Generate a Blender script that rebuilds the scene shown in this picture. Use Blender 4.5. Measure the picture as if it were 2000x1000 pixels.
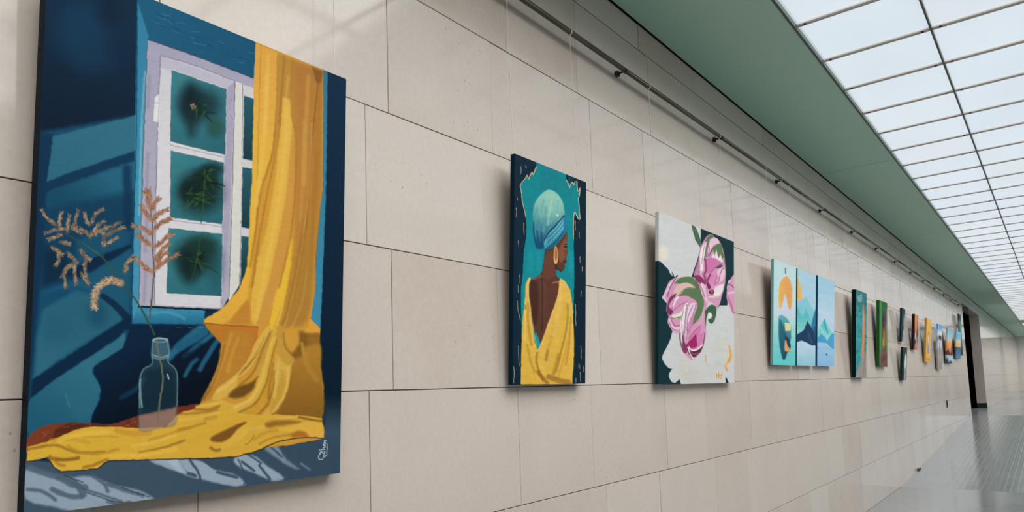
import bpy, bmesh, math, random
import numpy as np
from mathutils import Matrix, Vector

random.seed(7)
for o in list(bpy.data.objects):
    bpy.data.objects.remove(o, do_unlink=True)
SC = bpy.context.scene
COL = SC.collection

# ------------------------------------------------------------------ camera
# world: wall face at x = 0, corridor runs along +y, lower floor at z = 0
CAM_POS = Vector((1.8324, 0.0, 1.482))
YAW, PITCH, ROLL = -0.66458, 0.0890, -0.03324
fw = Vector((math.sin(YAW) * math.cos(PITCH), math.cos(YAW) * math.cos(PITCH), math.sin(PITCH)))
rt = Vector((math.cos(YAW), -math.sin(YAW), 0.0))
up = rt.cross(fw)
ax = math.cos(ROLL) * rt + math.sin(ROLL) * up
ay = -math.sin(ROLL) * rt + math.cos(ROLL) * up
cam_data = bpy.data.cameras.new('camera')
cam = bpy.data.objects.new('camera', cam_data)
COL.objects.link(cam)
m = Matrix((ax, ay, -fw)).transposed().to_4x4()
m.translation = CAM_POS
cam.matrix_world = m
cam_data.sensor_fit = 'HORIZONTAL'
cam_data.sensor_width = 36.0
cam_data.lens = 1355.13 / 2000.0 * 36.0
cam_data.shift_y = 143.3 / 2000.0
cam_data.clip_start = 0.02
cam_data.clip_end = 300.0
SC.camera = cam

# ------------------------------------------------------------------ light and exposure
PANE_GLOW = 0.72
SKN = 12                        # skylight bays on the near side of the frame
world = bpy.data.worlds.new('overcast_sky')
SC.world = world
world.use_nodes = True
wb = world.node_tree.nodes['Background']
wb.inputs[0].default_value = (0.80, 0.90, 1.0, 1)
wb.inputs[1].default_value = 0.8
sun_data = bpy.data.lights.new('hazy_sun', 'SUN')
sun_data.energy = 10.2
sun_data.angle = math.radians(76)
sun_data.color = (1.0, 0.965, 0.93)
sun = bpy.data.objects.new('hazy_sun', sun_data)
COL.objects.link(sun)
sun.rotation_euler = Vector((0.72, 0.02, 1.0)).to_track_quat('Z', 'Y').to_euler()
SC.view_settings.view_transform = 'Standard'
SC.view_settings.look = 'None'
SC.view_settings.gamma = 1.0
SC.view_settings.use_curve_mapping = False
SC.view_settings.exposure = 0.0
SC.cycles.max_bounces = 10
SC.cycles.diffuse_bounces = 6
SC.cycles.glossy_bounces = 4
SC.cycles.use_denoising = True

# ------------------------------------------------------------------ helpers
def lin(c):
    c = np.asarray(c, dtype=np.float64) / 255.0
    return np.where(c <= 0.04045, c / 12.92, ((c + 0.055) / 1.055) ** 2.4)

def rgba(c):
    l = lin(c)
    return (float(l[0]), float(l[1]), float(l[2]), 1.0)

def mesh_obj(name, verts, faces, mat, parent=None, smooth=False):
    me = bpy.data.meshes.new(name)
    me.from_pydata([tuple(v) for v in verts], [], [tuple(f) for f in faces])
    me.update()
    if mat: me.materials.append(mat)
    if smooth:
        for p in me.polygons: p.use_smooth = True
    return link(name, me, parent)

def link(name, me, parent=None):
    o = bpy.data.objects.new(name, me)
    COL.objects.link(o)
    if parent is not None: o.parent = parent
    return o

def empty(name, loc=(0, 0, 0)):
    o = bpy.data.objects.new(name, None)
    o.empty_display_size = 0.05
    o.location = loc
    COL.objects.link(o)
    return o

def tag(o, label=None, cat=None, group=None, kind=None):
    if label: o['label'] = label
    if cat: o['category'] = cat
    if group: o['group'] = group
    if kind: o['kind'] = kind
    return o

class Geo:
    """collects boxes and tubes into one mesh"""
    def __init__(s): s.v, s.f = [], []
    def box(s, x0, x1, y0, y1, z0, z1):
        b = len(s.v)
        s.v += [(x0,y0,z0),(x1,y0,z0),(x1,y1,z0),(x0,y1,z0),(x0,y0,z1),(x1,y0,z1),(x1,y1,z1),(x0,y1,z1)]
        s.f += [tuple(b+i for i in q) for q in ((0,3,2,1),(4,5,6,7),(0,1,5,4),(1,2,6,5),(2,3,7,6),(3,0,4,7))]
        return s
    def poly_prism(s, prof, y0, y1):
        """profile in x,z swept along y"""
        b, n = len(s.v), len(prof)
        s.v += [(x, y0, z) for x, z in prof] + [(x, y1, z) for x, z in prof]
        s.f += [(b+i, b+(i+1) % n, b+n+(i+1) % n, b+n+i) for i in range(n)]
        s.f += [tuple(b+i for i in reversed(range(n))), tuple(b+n+i for i in range(n))]
        return s
    def tube(s, p0, p1, r, n=10, r1=None, caps=True):
        p0, p1 = Vector(p0), Vector(p1)
        r1 = r if r1 is None else r1
        d = (p1 - p0).normalized()
        a = d.orthogonal().normalized(); c = d.cross(a)
        b = len(s.v)
        for p, rr in ((p0, r), (p1, r1)):
            for i in range(n):
                t = 2 * math.pi * i / n
                s.v.append(tuple(p + rr * (math.cos(t) * a + math.sin(t) * c)))
        s.f += [(b+i, b+(i+1) % n, b+n+(i+1) % n, b+n+i) for i in range(n)]
        if caps: s.f += [tuple(b+i for i in reversed(range(n))), tuple(b+n+i for i in range(n))]
        return s
    def mesh(s, name, mat, smooth=False):
        me = bpy.data.meshes.new(name)
        me.from_pydata(s.v, [], s.f); me.update()
        if mat: me.materials.append(mat)
        if smooth:
            for p in me.polygons: p.use_smooth = True
        return me
    def build(s, name, mat, parent=None, smooth=False):
        return link(name, s.mesh(name, mat, smooth), parent)

# ------------------------------------------------------------------ materials
class NT:
    """small node-tree writer"""
    def __init__(s, name):
        s.m = bpy.data.materials.new(name); s.m.use_nodes = True
        s.t = s.m.node_tree; s.n = s.t.nodes
        s.p = s.n['Principled BSDF']
    def add(s, kind, **kw):
        nd = s.n.new(kind)
        for k, v in kw.items():
            if k.startswith('i_'):
                key = k[2:]
                key = int(key) if key.isdigit() else key.replace('_', ' ')
                nd.inputs[key].default_value = v
            else: setattr(nd, k, v)
        return nd
    def link(s, a, b): s.t.links.new(a, b)
    def mix(s, fac, a, b, blend='MIX'):
        nd = s.add('ShaderNodeMix', data_type='RGBA', blend_type=blend)
        for sock, val in ((nd.inputs[0], fac), (nd.inputs[6], a), (nd.inputs[7], b)):
            if hasattr(val, 'links'): s.link(val, sock)
            else: sock.default_value = val
        return nd.outputs[2]
    def ramp(s, src, stops):
        nd = s.add('ShaderNodeValToRGB')
        e = nd.color_ramp.elements
        while len(e) < len(stops): e.new(0.5)
        for el, (p, c) in zip(e, stops):
            el.position = p
            el.color = c if hasattr(c, '__len__') else (c, c, c, 1)
        s.link(src, nd.inputs[0])
        return nd.outputs[0]
    def noise(s, vec, scale, detail=3, rough=0.5):
        nd = s.add('ShaderNodeTexNoise', i_Scale=scale, i_Detail=detail, i_Roughness=rough)
        if vec is not None: s.link(vec, nd.inputs['Vector'])
        return nd.outputs[0]
    def bump(s, h, strength, dist, normal=None):
        nd = s.add('ShaderNodeBump', i_Strength=strength, i_Distance=dist)
        s.link(h, nd.inputs['Height'])
        if normal is not None: s.link(normal, nd.inputs['Normal'])
        return nd.outputs[0]
    def pos(s): return s.add('ShaderNodeNewGeometry').outputs['Position']
    def scaled(s, vec, sc):
        nd = s.add('ShaderNodeMapping'); nd.inputs['Scale'].default_value = sc
        s.link(vec, nd.inputs[0]); return nd.outputs[0]

def simple_mat(name, col, rough=0.5, metal=0.0, spec=0.5, noise_amt=0.08, noise_scale=20.0, bump=0.0):
    t = NT(name)
    c = rgba(col); d = tuple(v * (1 - noise_amt) for v in c[:3]) + (1,)
    n = t.noise(t.pos(), noise_scale)
    t.link(t.mix(n, c, d), t.p.inputs['Base Color'])
    t.p.inputs['Roughness'].default_value = rough
    t.p.inputs['Metallic'].default_value = metal
    t.p.inputs['Specular IOR Level'].default_value = spec
    if bump: t.link(t.bump(n, bump, 0.002), t.p.inputs['Normal'])
    return t.m

STONE_A, STONE_B, STONE_C = (204, 193, 183), (198, 185, 175), (207, 199, 190)
def stone_mat():
    t = NT('polished_limestone')
    pos = t.pos()
    rnd = t.add('ShaderNodeObjectInfo').outputs['Random']
    off = t.add('ShaderNodeVectorMath', operation='ADD')
    comb = t.add('ShaderNodeCombineXYZ')
    mul = t.add('ShaderNodeMath', operation='MULTIPLY', i_1=37.0)
    t.link(rnd, mul.inputs[0]); t.link(mul.outputs[0], comb.inputs[0]); t.link(mul.outputs[0], comb.inputs[2])
    t.link(pos, off.inputs[0]); t.link(comb.outputs[0], off.inputs[1])
    p = off.outputs[0]
    cloud = t.noise(p, 2.3, 4, 0.6)
    c1 = t.mix(t.ramp(cloud, [(0.35, 0.0), (0.65, 1.0)]), rgba(STONE_A), rgba(STONE_B))
    c2 = t.mix(t.ramp(rnd, [(0.0, 0.0), (1.0, 1.0)]), c1, rgba(STONE_C))
    tone = t.ramp(rnd, [(0.0, (0.97, 0.965, 0.96, 1)), (0.5, (1.0, 1.0, 1.0, 1)), (1.0, (1.01, 1.01, 1.01, 1))])
    c3 = t.mix(0.9, c2, tone, 'MULTIPLY')
    fine = t.noise(p, 60, 2, 0.6)
    c4 = t.mix(0.10, c3, fine, 'OVERLAY')
    # shell pits: sparse small dark flecks, more of them on some slabs
    vor = t.add('ShaderNodeTexVoronoi', i_Scale=34.0, i_Randomness=1.0)
    t.link(t.scaled(p, (1, 1, 0.7)), vor.inputs['Vector'])
    dot = t.ramp(vor.outputs['Distance'], [(0.05, 1.0), (0.13, 0.0)])
    patch = t.ramp(t.noise(p, 3.1, 2), [(0.56, 0.0), (0.66, 1.0)])
    pit = t.add('ShaderNodeMath', operation='MULTIPLY'); t.link(dot, pit.inputs[0]); t.link(patch, pit.inputs[1])
    c5 = t.mix(pit.outputs[0], c4, rgba((138, 126, 116)))
    t.link(c5, t.p.inputs['Base Color'])
    rg = t.ramp(t.noise(p, 5.0, 3), [(0.3, 0.07), (0.7, 0.12)])
    t.link(rg, t.p.inputs['Roughness'])
    t.p.inputs['Specular IOR Level'].default_value = 0.4
    b = t.bump(t.noise(p, 1.7, 2), 0.06, 0.010)
    b = t.bump(pit.outputs[0], -0.3, 0.002, b)
    t.link(b, t.p.inputs['Normal'])
    return t.m

def floor_mat(name, ribs):
    t = NT(name)
    pos = t.pos()
    n = t.noise(pos, 1.1, 4, 0.6)
    c = t.mix(n, rgba((118, 123, 125)), rgba((132, 136, 138)))
    t.link(t.mix(0.25, c, t.noise(pos, 90, 2), 'OVERLAY'), t.p.inputs['Base Color'])
    t.link(t.ramp(n, [(0.3, 0.10), (0.7, 0.18)]), t.p.inputs['Roughness'])
    sep = t.add('ShaderNodeSeparateXYZ'); t.link(pos, sep.inputs[0])
    if ribs:
        w = t.add('ShaderNodeMath', operation='MULTIPLY', i_1=2 * math.pi / 0.07); t.link(sep.outputs[0], w.inputs[0])
        sn = t.add('ShaderNodeMath', operation='SINE'); t.link(w.outputs[0], sn.inputs[0])
        g = t.ramp(sn.outputs[0], [(0.0, 0.0), (0.35, 1.0)])
        b = t.bump(g, 0.25, 0.002)
        b = t.bump(t.noise(t.scaled(pos, (0.15, 1.0, 1.0)), 3.0, 2), 0.25, 0.01, b)
    else:
        b = t.bump(t.noise(pos, 2.0, 2), 0.2, 0.006)
    t.link(b, t.p.inputs['Normal'])
    return t.m

M = {}
M['stone'] = stone_mat()
M['mortar'] = simple_mat('dark_joint_mortar', (84, 70, 58), 0.9, noise_amt=0.2)
M['plaster'] = simple_mat('white_plaster', (236, 232, 226), 0.8, noise_amt=0.04)
M['floor'] = floor_mat('grey_polished_floor', False)
M['ramp'] = floor_mat('grey_ribbed_ramp', True)
M['green'] = simple_mat('sage_green_ceiling_paint', (178, 218, 198), 0.55, noise_amt=0.06, noise_scale=2.0)
M['frame'] = simple_mat('dark_green_grey_trim', (74, 86, 80), 0.5)
M['dark'] = simple_mat('dark_void', (30, 27, 24), 0.9)
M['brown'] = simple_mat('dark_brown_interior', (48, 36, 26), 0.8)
M['bar'] = simple_mat('warm_grey_aluminium_bar', (226, 220, 214), 0.5)
M['spine'] = simple_mat('dark_steel_spine', (96, 98, 96), 0.45, metal=0.3)
M['screw'] = simple_mat('blackened_screw', (36, 34, 34), 0.5)
M['rail'] = simple_mat('brushed_bronze_rail', (92, 86, 76), 0.35, metal=0.7)
M['bracket'] = simple_mat('black_iron_bracket', (48, 46, 40), 0.5, metal=0.3)
M['wire'] = simple_mat('white_nylon_cord', (226, 222, 214), 0.5)
M['wood'] = simple_mat('pale_stretcher_wood', (176, 146, 108), 0.7)
M['base'] = simple_mat('black_baseboard', (26, 25, 24), 0.5)

def pane_mat():
    t = NT('milky_skylight_glass')
    pos = t.pos()
    rnd = t.add('ShaderNodeObjectInfo').outputs['Random']
    col = t.ramp(rnd, [(0.0, (0.76, 0.86, 0.94, 1)), (0.5, (0.80, 0.89, 0.95, 1)), (1.0, (0.84, 0.90, 0.93, 1))])
    cl = t.ramp(t.noise(t.scaled(pos, (1.6, 0.5, 1)), 1.2, 3), [(0.35, 0.94), (0.7, 1.06)])
    c = t.mix(1.0, col, cl, 'MULTIPLY')
    t.p.inputs['Base Color'].default_value = (0.4, 0.42, 0.44, 1)
    t.p.inputs['Roughness'].default_value = 0.4
    t.link(c, t.p.inputs['Emission Color'])
    t.p.inputs['Emission Strength'].default_value = PANE_GLOW
    tr = t.add('ShaderNodeBsdfTransparent')
    mx = t.add('ShaderNodeMixShader', i_0=0.7)
    t.link(t.p.outputs[0], mx.inputs[1]); t.link(tr.outputs[0], mx.inputs[2])
    t.link(mx.outputs[0], t.n['Material Output'].inputs['Surface'])
    return t.m
M['pane'] = pane_mat()
# ------------------------------------------------------------------ the setting
Y0, Y1 = -7.0, 50.0            # corridor ends
XR = 4.80                       # right wall
DOOR0, DOOR1, DOORZ = 21.1, 25.9, 3.38
ZC = 3.658                     # underside of the green ceiling
RAMP0, RAMP1, RISE = 10.9, 20.75, 0.5

wl = Geo()
wl.box(-0.25, -0.006, Y0, DOOR0, -0.1, 4.0).box(-0.25, -0.006, DOOR0, DOOR1, DOORZ, 4.0).box(-0.25, -0.006, DOOR1, Y1, -0.1, 4.0)
wall = wl.build('wall_left', M['mortar'])
tag(wall, 'pale polished limestone wall hung with a row of paintings', kind='structure')

# stone slabs: alternate 0.816 / 0.591 m wide, two bond patterns, 4 mm joints
PER, WIDE = 1.407, 0.816
slab_cache = {}
def slab_mesh(w, h):
    k = (round(w, 3), round(h, 3)); lean = 0.006 if h < 0.3 else 0.0     # the top course leans out a little
    if k not in slab_cache:
        c = 0.0008
        g = Geo()
        b = [(0, 0), (w, 0), (w, h), (0, h)]
        i = [(c, c), (w - c, c), (w - c, h - c), (c, h - c)]
        g.v = [(-0.02, y, z) for y, z in b] + [(-c, y, z) for y, z in b] + [(0, y, z) for y, z in i]
        g.v = [(x + (lean * z / h if n >= 4 else 0), y, z) for n, (x, y, z) in enumerate(g.v)]
        g.f = [(3, 2, 1, 0)] + [(j, (j+1) % 4, 4+(j+1) % 4, 4+j) for j in range(4)] + [(4+j, 4+(j+1) % 4, 8+(j+1) % 4, 8+j) for j in range(4)] + [(8, 9, 10, 11)]
        slab_cache[k] = g.mesh('stone_slab', M['stone'])
    return slab_cache[k]
ROWS = [(0.0, 0.5, 1), (0.5, 1.0, 0), (1.0, 1.5, 1), (1.5, 2.0, 0), (2.0, 2.5, 1), (2.5, 3.0, 0), (3.0, 3.5, 1), (3.5, 3.656, 0)]
GAP, VGAP = 0.0036, 0.0024
far = Geo()
for z0, z1, pat in ROWS:
    y = (1.656 if pat == 0 else 0.956) - 4 * PER
    k = 0
    while y < Y1:
        w = 0.591 if k % 2 == 0 else WIDE
        a, b = y, y + w
        y += w; k += 1
        if b < -2.6: continue
        segs = [(a, min(b, Y1))]
        if z0 < DOORZ:
            segs = []
            if a < DOOR0: segs.append((a, min(b, DOOR0)))
            if b > DOOR1: segs.append((max(a, DOOR1), min(b, Y1)))
            if b > DOOR0 and a < DOOR1 and z1 > DOORZ: pass
        for a2, b2 in segs:
            if b2 - a2 < 0.03: continue
            if a2 < 17.5:
                o = link('stone_slab', slab_mesh(b2 - a2 - VGAP, z1 - z0 - GAP), wall)
                o.location = (random.uniform(-0.0006, 0.0006) + (0.004 if z0 >= 3.5 else 0), a2 + VGAP / 2, z0 + GAP / 2)
                o.rotation_euler = (0, random.uniform(-0.0012, 0.0012), random.uniform(-0.0015, 0.0015))
            else:
                if z0 >= 3.5: far.poly_prism([(-0.02, z0 + GAP / 2), (0.004, z0 + GAP / 2), (0.010, z1 - GAP / 2), (-0.02, z1 - GAP / 2)], a2 + VGAP / 2, b2 - VGAP / 2)
                else: far.box(-0.02, 0.0, a2 + VGAP / 2, b2 - VGAP / 2, z0 + GAP / 2, z1 - GAP / 2)
# lintel course and jamb lining of the doorway
far.box(-0.02, 0.0, DOOR0, DOOR1, DOORZ, 3.496)
far.box(-0.25, 0.0, DOOR1 - 0.02, DOOR1 + 0.002, 0.5, DOORZ).box(-0.25, 0.0, DOOR0 - 0.002, DOOR0 + 0.02, 0.5, DOORZ)
far.box(-0.25, 0.0, DOOR0, DOOR1, DOORZ - 0.02, DOORZ)
fo = far.build('stone_slab', M['stone'], wall); fo['kind'] = 'stuff'

# dark side room behind the doorway
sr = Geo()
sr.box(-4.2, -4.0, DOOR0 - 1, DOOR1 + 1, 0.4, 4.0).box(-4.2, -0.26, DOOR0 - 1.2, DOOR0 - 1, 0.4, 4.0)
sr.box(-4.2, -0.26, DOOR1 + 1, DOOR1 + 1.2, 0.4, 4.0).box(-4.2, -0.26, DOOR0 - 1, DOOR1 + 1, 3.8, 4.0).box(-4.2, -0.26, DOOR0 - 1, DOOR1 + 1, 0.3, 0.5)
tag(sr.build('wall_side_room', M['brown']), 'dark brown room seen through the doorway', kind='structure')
bb = Geo().box(-0.25, 0.012, DOOR1 - 0.034, DOOR1 - 0.0205, 0.5, 0.64)
tag(bb.build('baseboard_doorway', M['base']), 'black baseboard at the foot of the doorway jamb', kind='structure')

# floors: lower level, ribbed ramp, upper level
tag(Geo().box(-0.0, XR, Y0, RAMP0, -0.12, 0.0).build('floor', M['floor']), 'grey polished lower floor of the corridor', kind='structure')
rp = Geo()
rp.v = [(0, RAMP0, -0.12), (XR, RAMP0, -0.12), (XR, RAMP1, -0.12), (0, RAMP1, -0.12), (0, RAMP0, 0), (XR, RAMP0, 0), (XR, RAMP1, RISE), (0, RAMP1, RISE)]
rp.f = [(0, 3, 2, 1), (4, 5, 6, 7), (0, 1, 5, 4), (1, 2, 6, 5), (2, 3, 7, 6), (3, 0, 4, 7)]
tag(rp.build('floor_ramp', M['ramp']), 'grey ribbed ramp rising towards the doorway', kind='structure')
tag(Geo().box(-0.26, XR, RAMP1, Y1, 0.3, RISE).build('floor_upper', M['floor']), 'grey polished upper floor past the ramp', kind='structure')

tag(Geo().box(XR, XR + 0.2, Y0, Y1, -0.1, 4.0).build('wall_right', M['plaster']), 'white plaster wall opposite the paintings', kind='structure')
tag(Geo().box(-0.26, XR + 0.2, Y1, Y1 + 0.2, -0.1, 4.0).build('wall_far', M['plaster']), 'pale wall closing the far end of the corridor', kind='structure')
tag(Geo().box(-0.26, XR + 0.2, Y0 - 0.2, Y0, -0.1, 4.0).build('wall_back', M['stone']), 'stone wall closing the corridor behind the viewer', kind='structure')

# green ceiling boards left and right of the skylight, each board its own part
SKX0, SKX1, SKY0, SKZ, SKP = 0.727, 4.084, 4.372 - SKN * 0.6149, 3.68, 0.6149
NB = int((35.2 - SKY0) / SKP)
SKYE = SKY0 + NB * SKP
S2A, S2B = 36.6, 36.6 + 21 * SKP      # an added second skylight past a ceiling bridge, brightening the stone beyond the doorway
cl = Geo().box(-0.25, SKX0 - 0.03, Y0, Y1, ZC + 0.03, 3.70).box(SKX1 + 0.03, XR + 0.2, Y0, Y1, ZC + 0.03, 3.70)
cl.box(SKX0 - 0.03, SKX1 + 0.03, Y0, SKY0 - 0.02, ZC + 0.03, 3.70).box(SKX0 - 0.03, SKX1 + 0.03, SKYE + 0.02, S2A, ZC + 0.03, 3.70).box(SKX0 - 0.03, SKX1 + 0.03, S2B, Y1, ZC + 0.03, 3.70)
ceil = tag(cl.build('ceiling', M['dark']), 'sage green boarded ceiling beside the skylight', kind='structure')
def board(x0, x1, y0, y1):
    Geo().box(x0, x1, y0 + 0.005, y1 - 0.005, ZC, ZC + 0.03).build('ceiling_board', M['green'], ceil)
ys = [7.7 + 4.5 * k for k in range(-4, 11)]
ys = [Y0] + [y for y in ys if Y0 < y < Y1] + [Y1]
for a, b in zip(ys, ys[1:]):
    board(0.022, SKX0 - 0.014, a, b); board(SKX1 + 0.012, XR - 0.016, a, b)
ysn = [Y0] + [y for y in ys if Y0 < y < SKY0 - 0.1] + [SKY0 - 0.012]
for a, b in zip(ysn, ysn[1:]): board(SKX0 - 0.006, SKX1 + 0.006, a, b)
board(SKX0 - 0.006, SKX1 + 0.006, SKYE + 0.012, S2A); board(SKX0 - 0.006, SKX1 + 0.006, S2B, Y1)

# ------------------------------------------------------------------ skylight
sky = empty('window_1', (0, 0, 0))
tag(sky, 'long milky glass skylight divided by grey cross bars', kind='structure')
g = Geo()
g.box(SKX0 - 0.014, SKX0 + 0.002, SKY0, SKYE, ZC - 0.005, SKZ + 0.03).box(SKX1 - 0.006, SKX1 + 0.012, SKY0, SKYE, ZC - 0.006, SKZ + 0.03)
g.box(SKX0 - 0.012, SKX1 + 0.012, SKY0 - 0.012, SKY0 + 0.006, ZC - 0.006, SKZ + 0.03).box(SKX0 - 0.012, SKX1 + 0.012, SKYE - 0.006, SKYE + 0.012, ZC - 0.006, SKZ + 0.03)
g.build('skylight_frame', M['frame'], sky)
XS = [SKX0, 1.372, 2.05, 2.728, 3.406, SKX1]
NC = len(XS) - 1
for x in XS[1:-1]:
    Geo().box(x - 0.006, x + 0.006, SKY0, SKYE, SKZ - 0.016, SKZ + 0.02).build('spine_bar', M['spine'], sky)
bar_me = Geo().box(SKX0 + 0.006, SKX1 - 0.006, -0.019, 0.007, -0.007, 0.006).box(SKX0 + 0.006, SKX1 - 0.006, 0.003, 0.008, -0.012, 0.006).mesh('cross_bar', M['bar'])
sg = Geo().tube((0, 0, -0.013), (0, 0, -0.006), 0.008, 8)
screw_me = sg.mesh('screw', M['screw'])
pane_me = {}
for i in range(NC):
    a, b = XS[i] + 0.005, XS[i + 1] - 0.005
    pane_me[i] = Geo().box(a, b, 0.004, SKP - 0.004, 0.0, 0.008).mesh('glass_pane', M['pane'])
far_panes = Geo(); far_bars = Geo()
for k in range(NB):
    y = SKY0 + k * SKP
    if k:
        if SKN - 3 <= k <= SKN + 26:
            b = link('cross_bar', bar_me, sky); b.location = (0, y, SKZ)
            if k < SKN + 18:
                for x in (SKX0 + 0.05, XS[1] - 0.05, XS[1] + 0.05):
                    s = link('screw', screw_me, b); s.location = (x, -0.006, 0)
        else:
            far_bars.box(SKX0 + 0.006, SKX1 - 0.006, y - 0.016, y + 0.008, SKZ - 0.018, SKZ + 0.006)
    for i in range(NC):
        if SKN - 3 <= k and i < 2:
            p = link('glass_pane', pane_me[i], sky); p.location = (0, y, SKZ)
        else:
            far_panes.box(XS[i] + 0.005, XS[i + 1] - 0.005, y + 0.004, y + SKP - 0.004, SKZ, SKZ + 0.008)
if far_panes.v:
    o = far_panes.build('glass_pane', M['pane'], sky); o['kind'] = 'stuff'
if far_bars.v:
    o = far_bars.build('cross_bar', M['bar'], sky); o['kind'] = 'stuff'

sk2 = tag(empty('added_skylight'), 'added milky skylight brightening the far end of the corridor', kind='structure')
g = Geo().box(SKX0 - 0.014, SKX0 + 0.002, S2A, S2B, ZC - 0.005, SKZ + 0.03).box(SKX1 - 0.006, SKX1 + 0.012, S2A, S2B, ZC - 0.006, SKZ + 0.03)
g.box(SKX0, SKX1, S2A - 0.012, S2A + 0.006, ZC - 0.006, SKZ + 0.03).box(SKX0, SKX1, S2B - 0.006, S2B + 0.012, ZC - 0.006, SKZ + 0.03).build('skylight_frame', M['frame'], sk2)
g, g2 = Geo(), Geo()
for k in range(21):
    y = S2A + k * SKP
    for i in range(NC): g.box(XS[i] + 0.005, XS[i + 1] - 0.005, y + 0.004, y + SKP - 0.004, SKZ, SKZ + 0.008)
    if k: g2.box(SKX0 + 0.006, SKX1 - 0.006, y - 0.016, y + 0.008, SKZ - 0.012, SKZ + 0.006)
g.build('glass_pane', M['pane'], sk2)['kind'] = 'stuff'
g2.build('cross_bar', M['bar'], sk2)['kind'] = 'stuff'

# ------------------------------------------------------------------ picture rail
RX, RZ, RR = 0.06, 3.247, 0.011
rail = tag(empty('picture_rail', (RX, 3.37, RZ)), 'long bronze picture rail on brackets below the green ceiling', 'rail')
def child(o, root):
    o.parent = root
    o.matrix_parent_inverse = Matrix.Translation(-Vector(root.location))
    return o
rg = Geo()
brk = [3.369 + 1.406 * k for k in range(-3, 13)]
brk = [b for b in brk if b < 20.6]
for a, b in zip([-0.6] + brk, brk + [20.7]):
    rg.tube((RX, a, RZ), (RX, b - 0.002, RZ), RR, 14)
child(rg.build('pipe', M['rail'], None, True), rail)
lg = Geo().box(RX - 0.003, RX + 0.003, -0.6, 20.7, RZ + RR - 0.002, RZ + RR + 0.008)
child(lg.build('top_lip', M['rail']), rail)
bme = Geo()
bme.tube((0.0, 0, 0), (0.016, 0, 0), 0.018, 14).tube((0.012, 0, 0), (RX - 0.006, 0, 0), 0.0055, 10).tube((RX, -0.012, 0), (RX, 0.012, 0), RR + 0.003, 14)
bm_ = bme.mesh('bracket', M['bracket'])
for y in brk:
    if y < 1: continue
    o = link('bracket', bm_); o.location = (0.001, y, RZ); child(o, rail)
clip_me = Geo().tube((RX, -0.003, 0), (RX, 0.003, 0), RR + 0.0035, 12).mesh('cord_clip', M['wire'])
def cord_clip(y):
    o = link('cord_clip', clip_me); o.location = (0, y, RZ); child(o, rail)
# ------------------------------------------------------------------ painted canvases
# The pictures are flat paint: every canvas is a fine grid whose vertices carry paint colour. The shapes were sketched on
# skewed studies of each picture; `quad` gives the four corners of the study (TL, TR, BR, BL), the homography unskews it.
def homography(src, dst):
    A = []; b = []
    for (x, y), (u, v) in zip(src, dst):
        A.append([x, y, 1, 0, 0, 0, -u * x, -u * y]); b.append(u)
        A.append([0, 0, 0, x, y, 1, -v * x, -v * y]); b.append(v)
    h = np.linalg.solve(np.array(A, float), np.array(b, float))
    return np.append(h, 1).reshape(3, 3)

def happly(Hm, x, y):
    w = Hm[2, 0] * x + Hm[2, 1] * y + Hm[2, 2]
    return (Hm[0, 0] * x + Hm[0, 1] * y + Hm[0, 2]) / w, (Hm[1, 0] * x + Hm[1, 1] * y + Hm[1, 2]) / w

def vnoise(x, y, seed=0):
    xi = np.floor(x).astype(np.int64); yi = np.floor(y).astype(np.int64)
    fx = x - xi; fy = y - yi
    fx = fx * fx * (3 - 2 * fx); fy = fy * fy * (3 - 2 * fy)
    def hsh(a, b):
        n = (a * 374761393 + b * 668265263 + seed * 1442695041) & 0x7fffffff
        n = ((n ^ (n >> 13)) * 1274126177) & 0x7fffffff
        return ((n ^ (n >> 16)) & 0xffff) / 65535.0
    return ((hsh(xi, yi) * (1 - fx) + hsh(xi + 1, yi) * fx) * (1 - fy) + (hsh(xi, yi + 1) * (1 - fx) + hsh(xi + 1, yi + 1) * fx) * fy)

def spline(P, closed, n=4):
    P = np.asarray(P, float)
    if len(P) < 3: return P
    N = len(P); out = []
    for i in range(N if closed else N - 1):
        if closed: a, b, c, d = P[(i-1) % N], P[i], P[(i+1) % N], P[(i+2) % N]
        else: a, b, c, d = P[max(i-1, 0)], P[i], P[i+1], P[min(i+2, N-1)]
        for k in range(n):
            t = k / n
            out.append(0.5 * (2*b + (c-a)*t + (2*a-5*b+4*c-d)*t*t + (3*b-a-3*c+d)*t**3))
    if not closed: out.append(P[-1])
    return np.array(out)

def tf(ox, oy, sc):
    return lambda *p: [(ox + p[i] / sc, oy + p[i + 1] / sc) for i in range(0, len(p), 2)]

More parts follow.
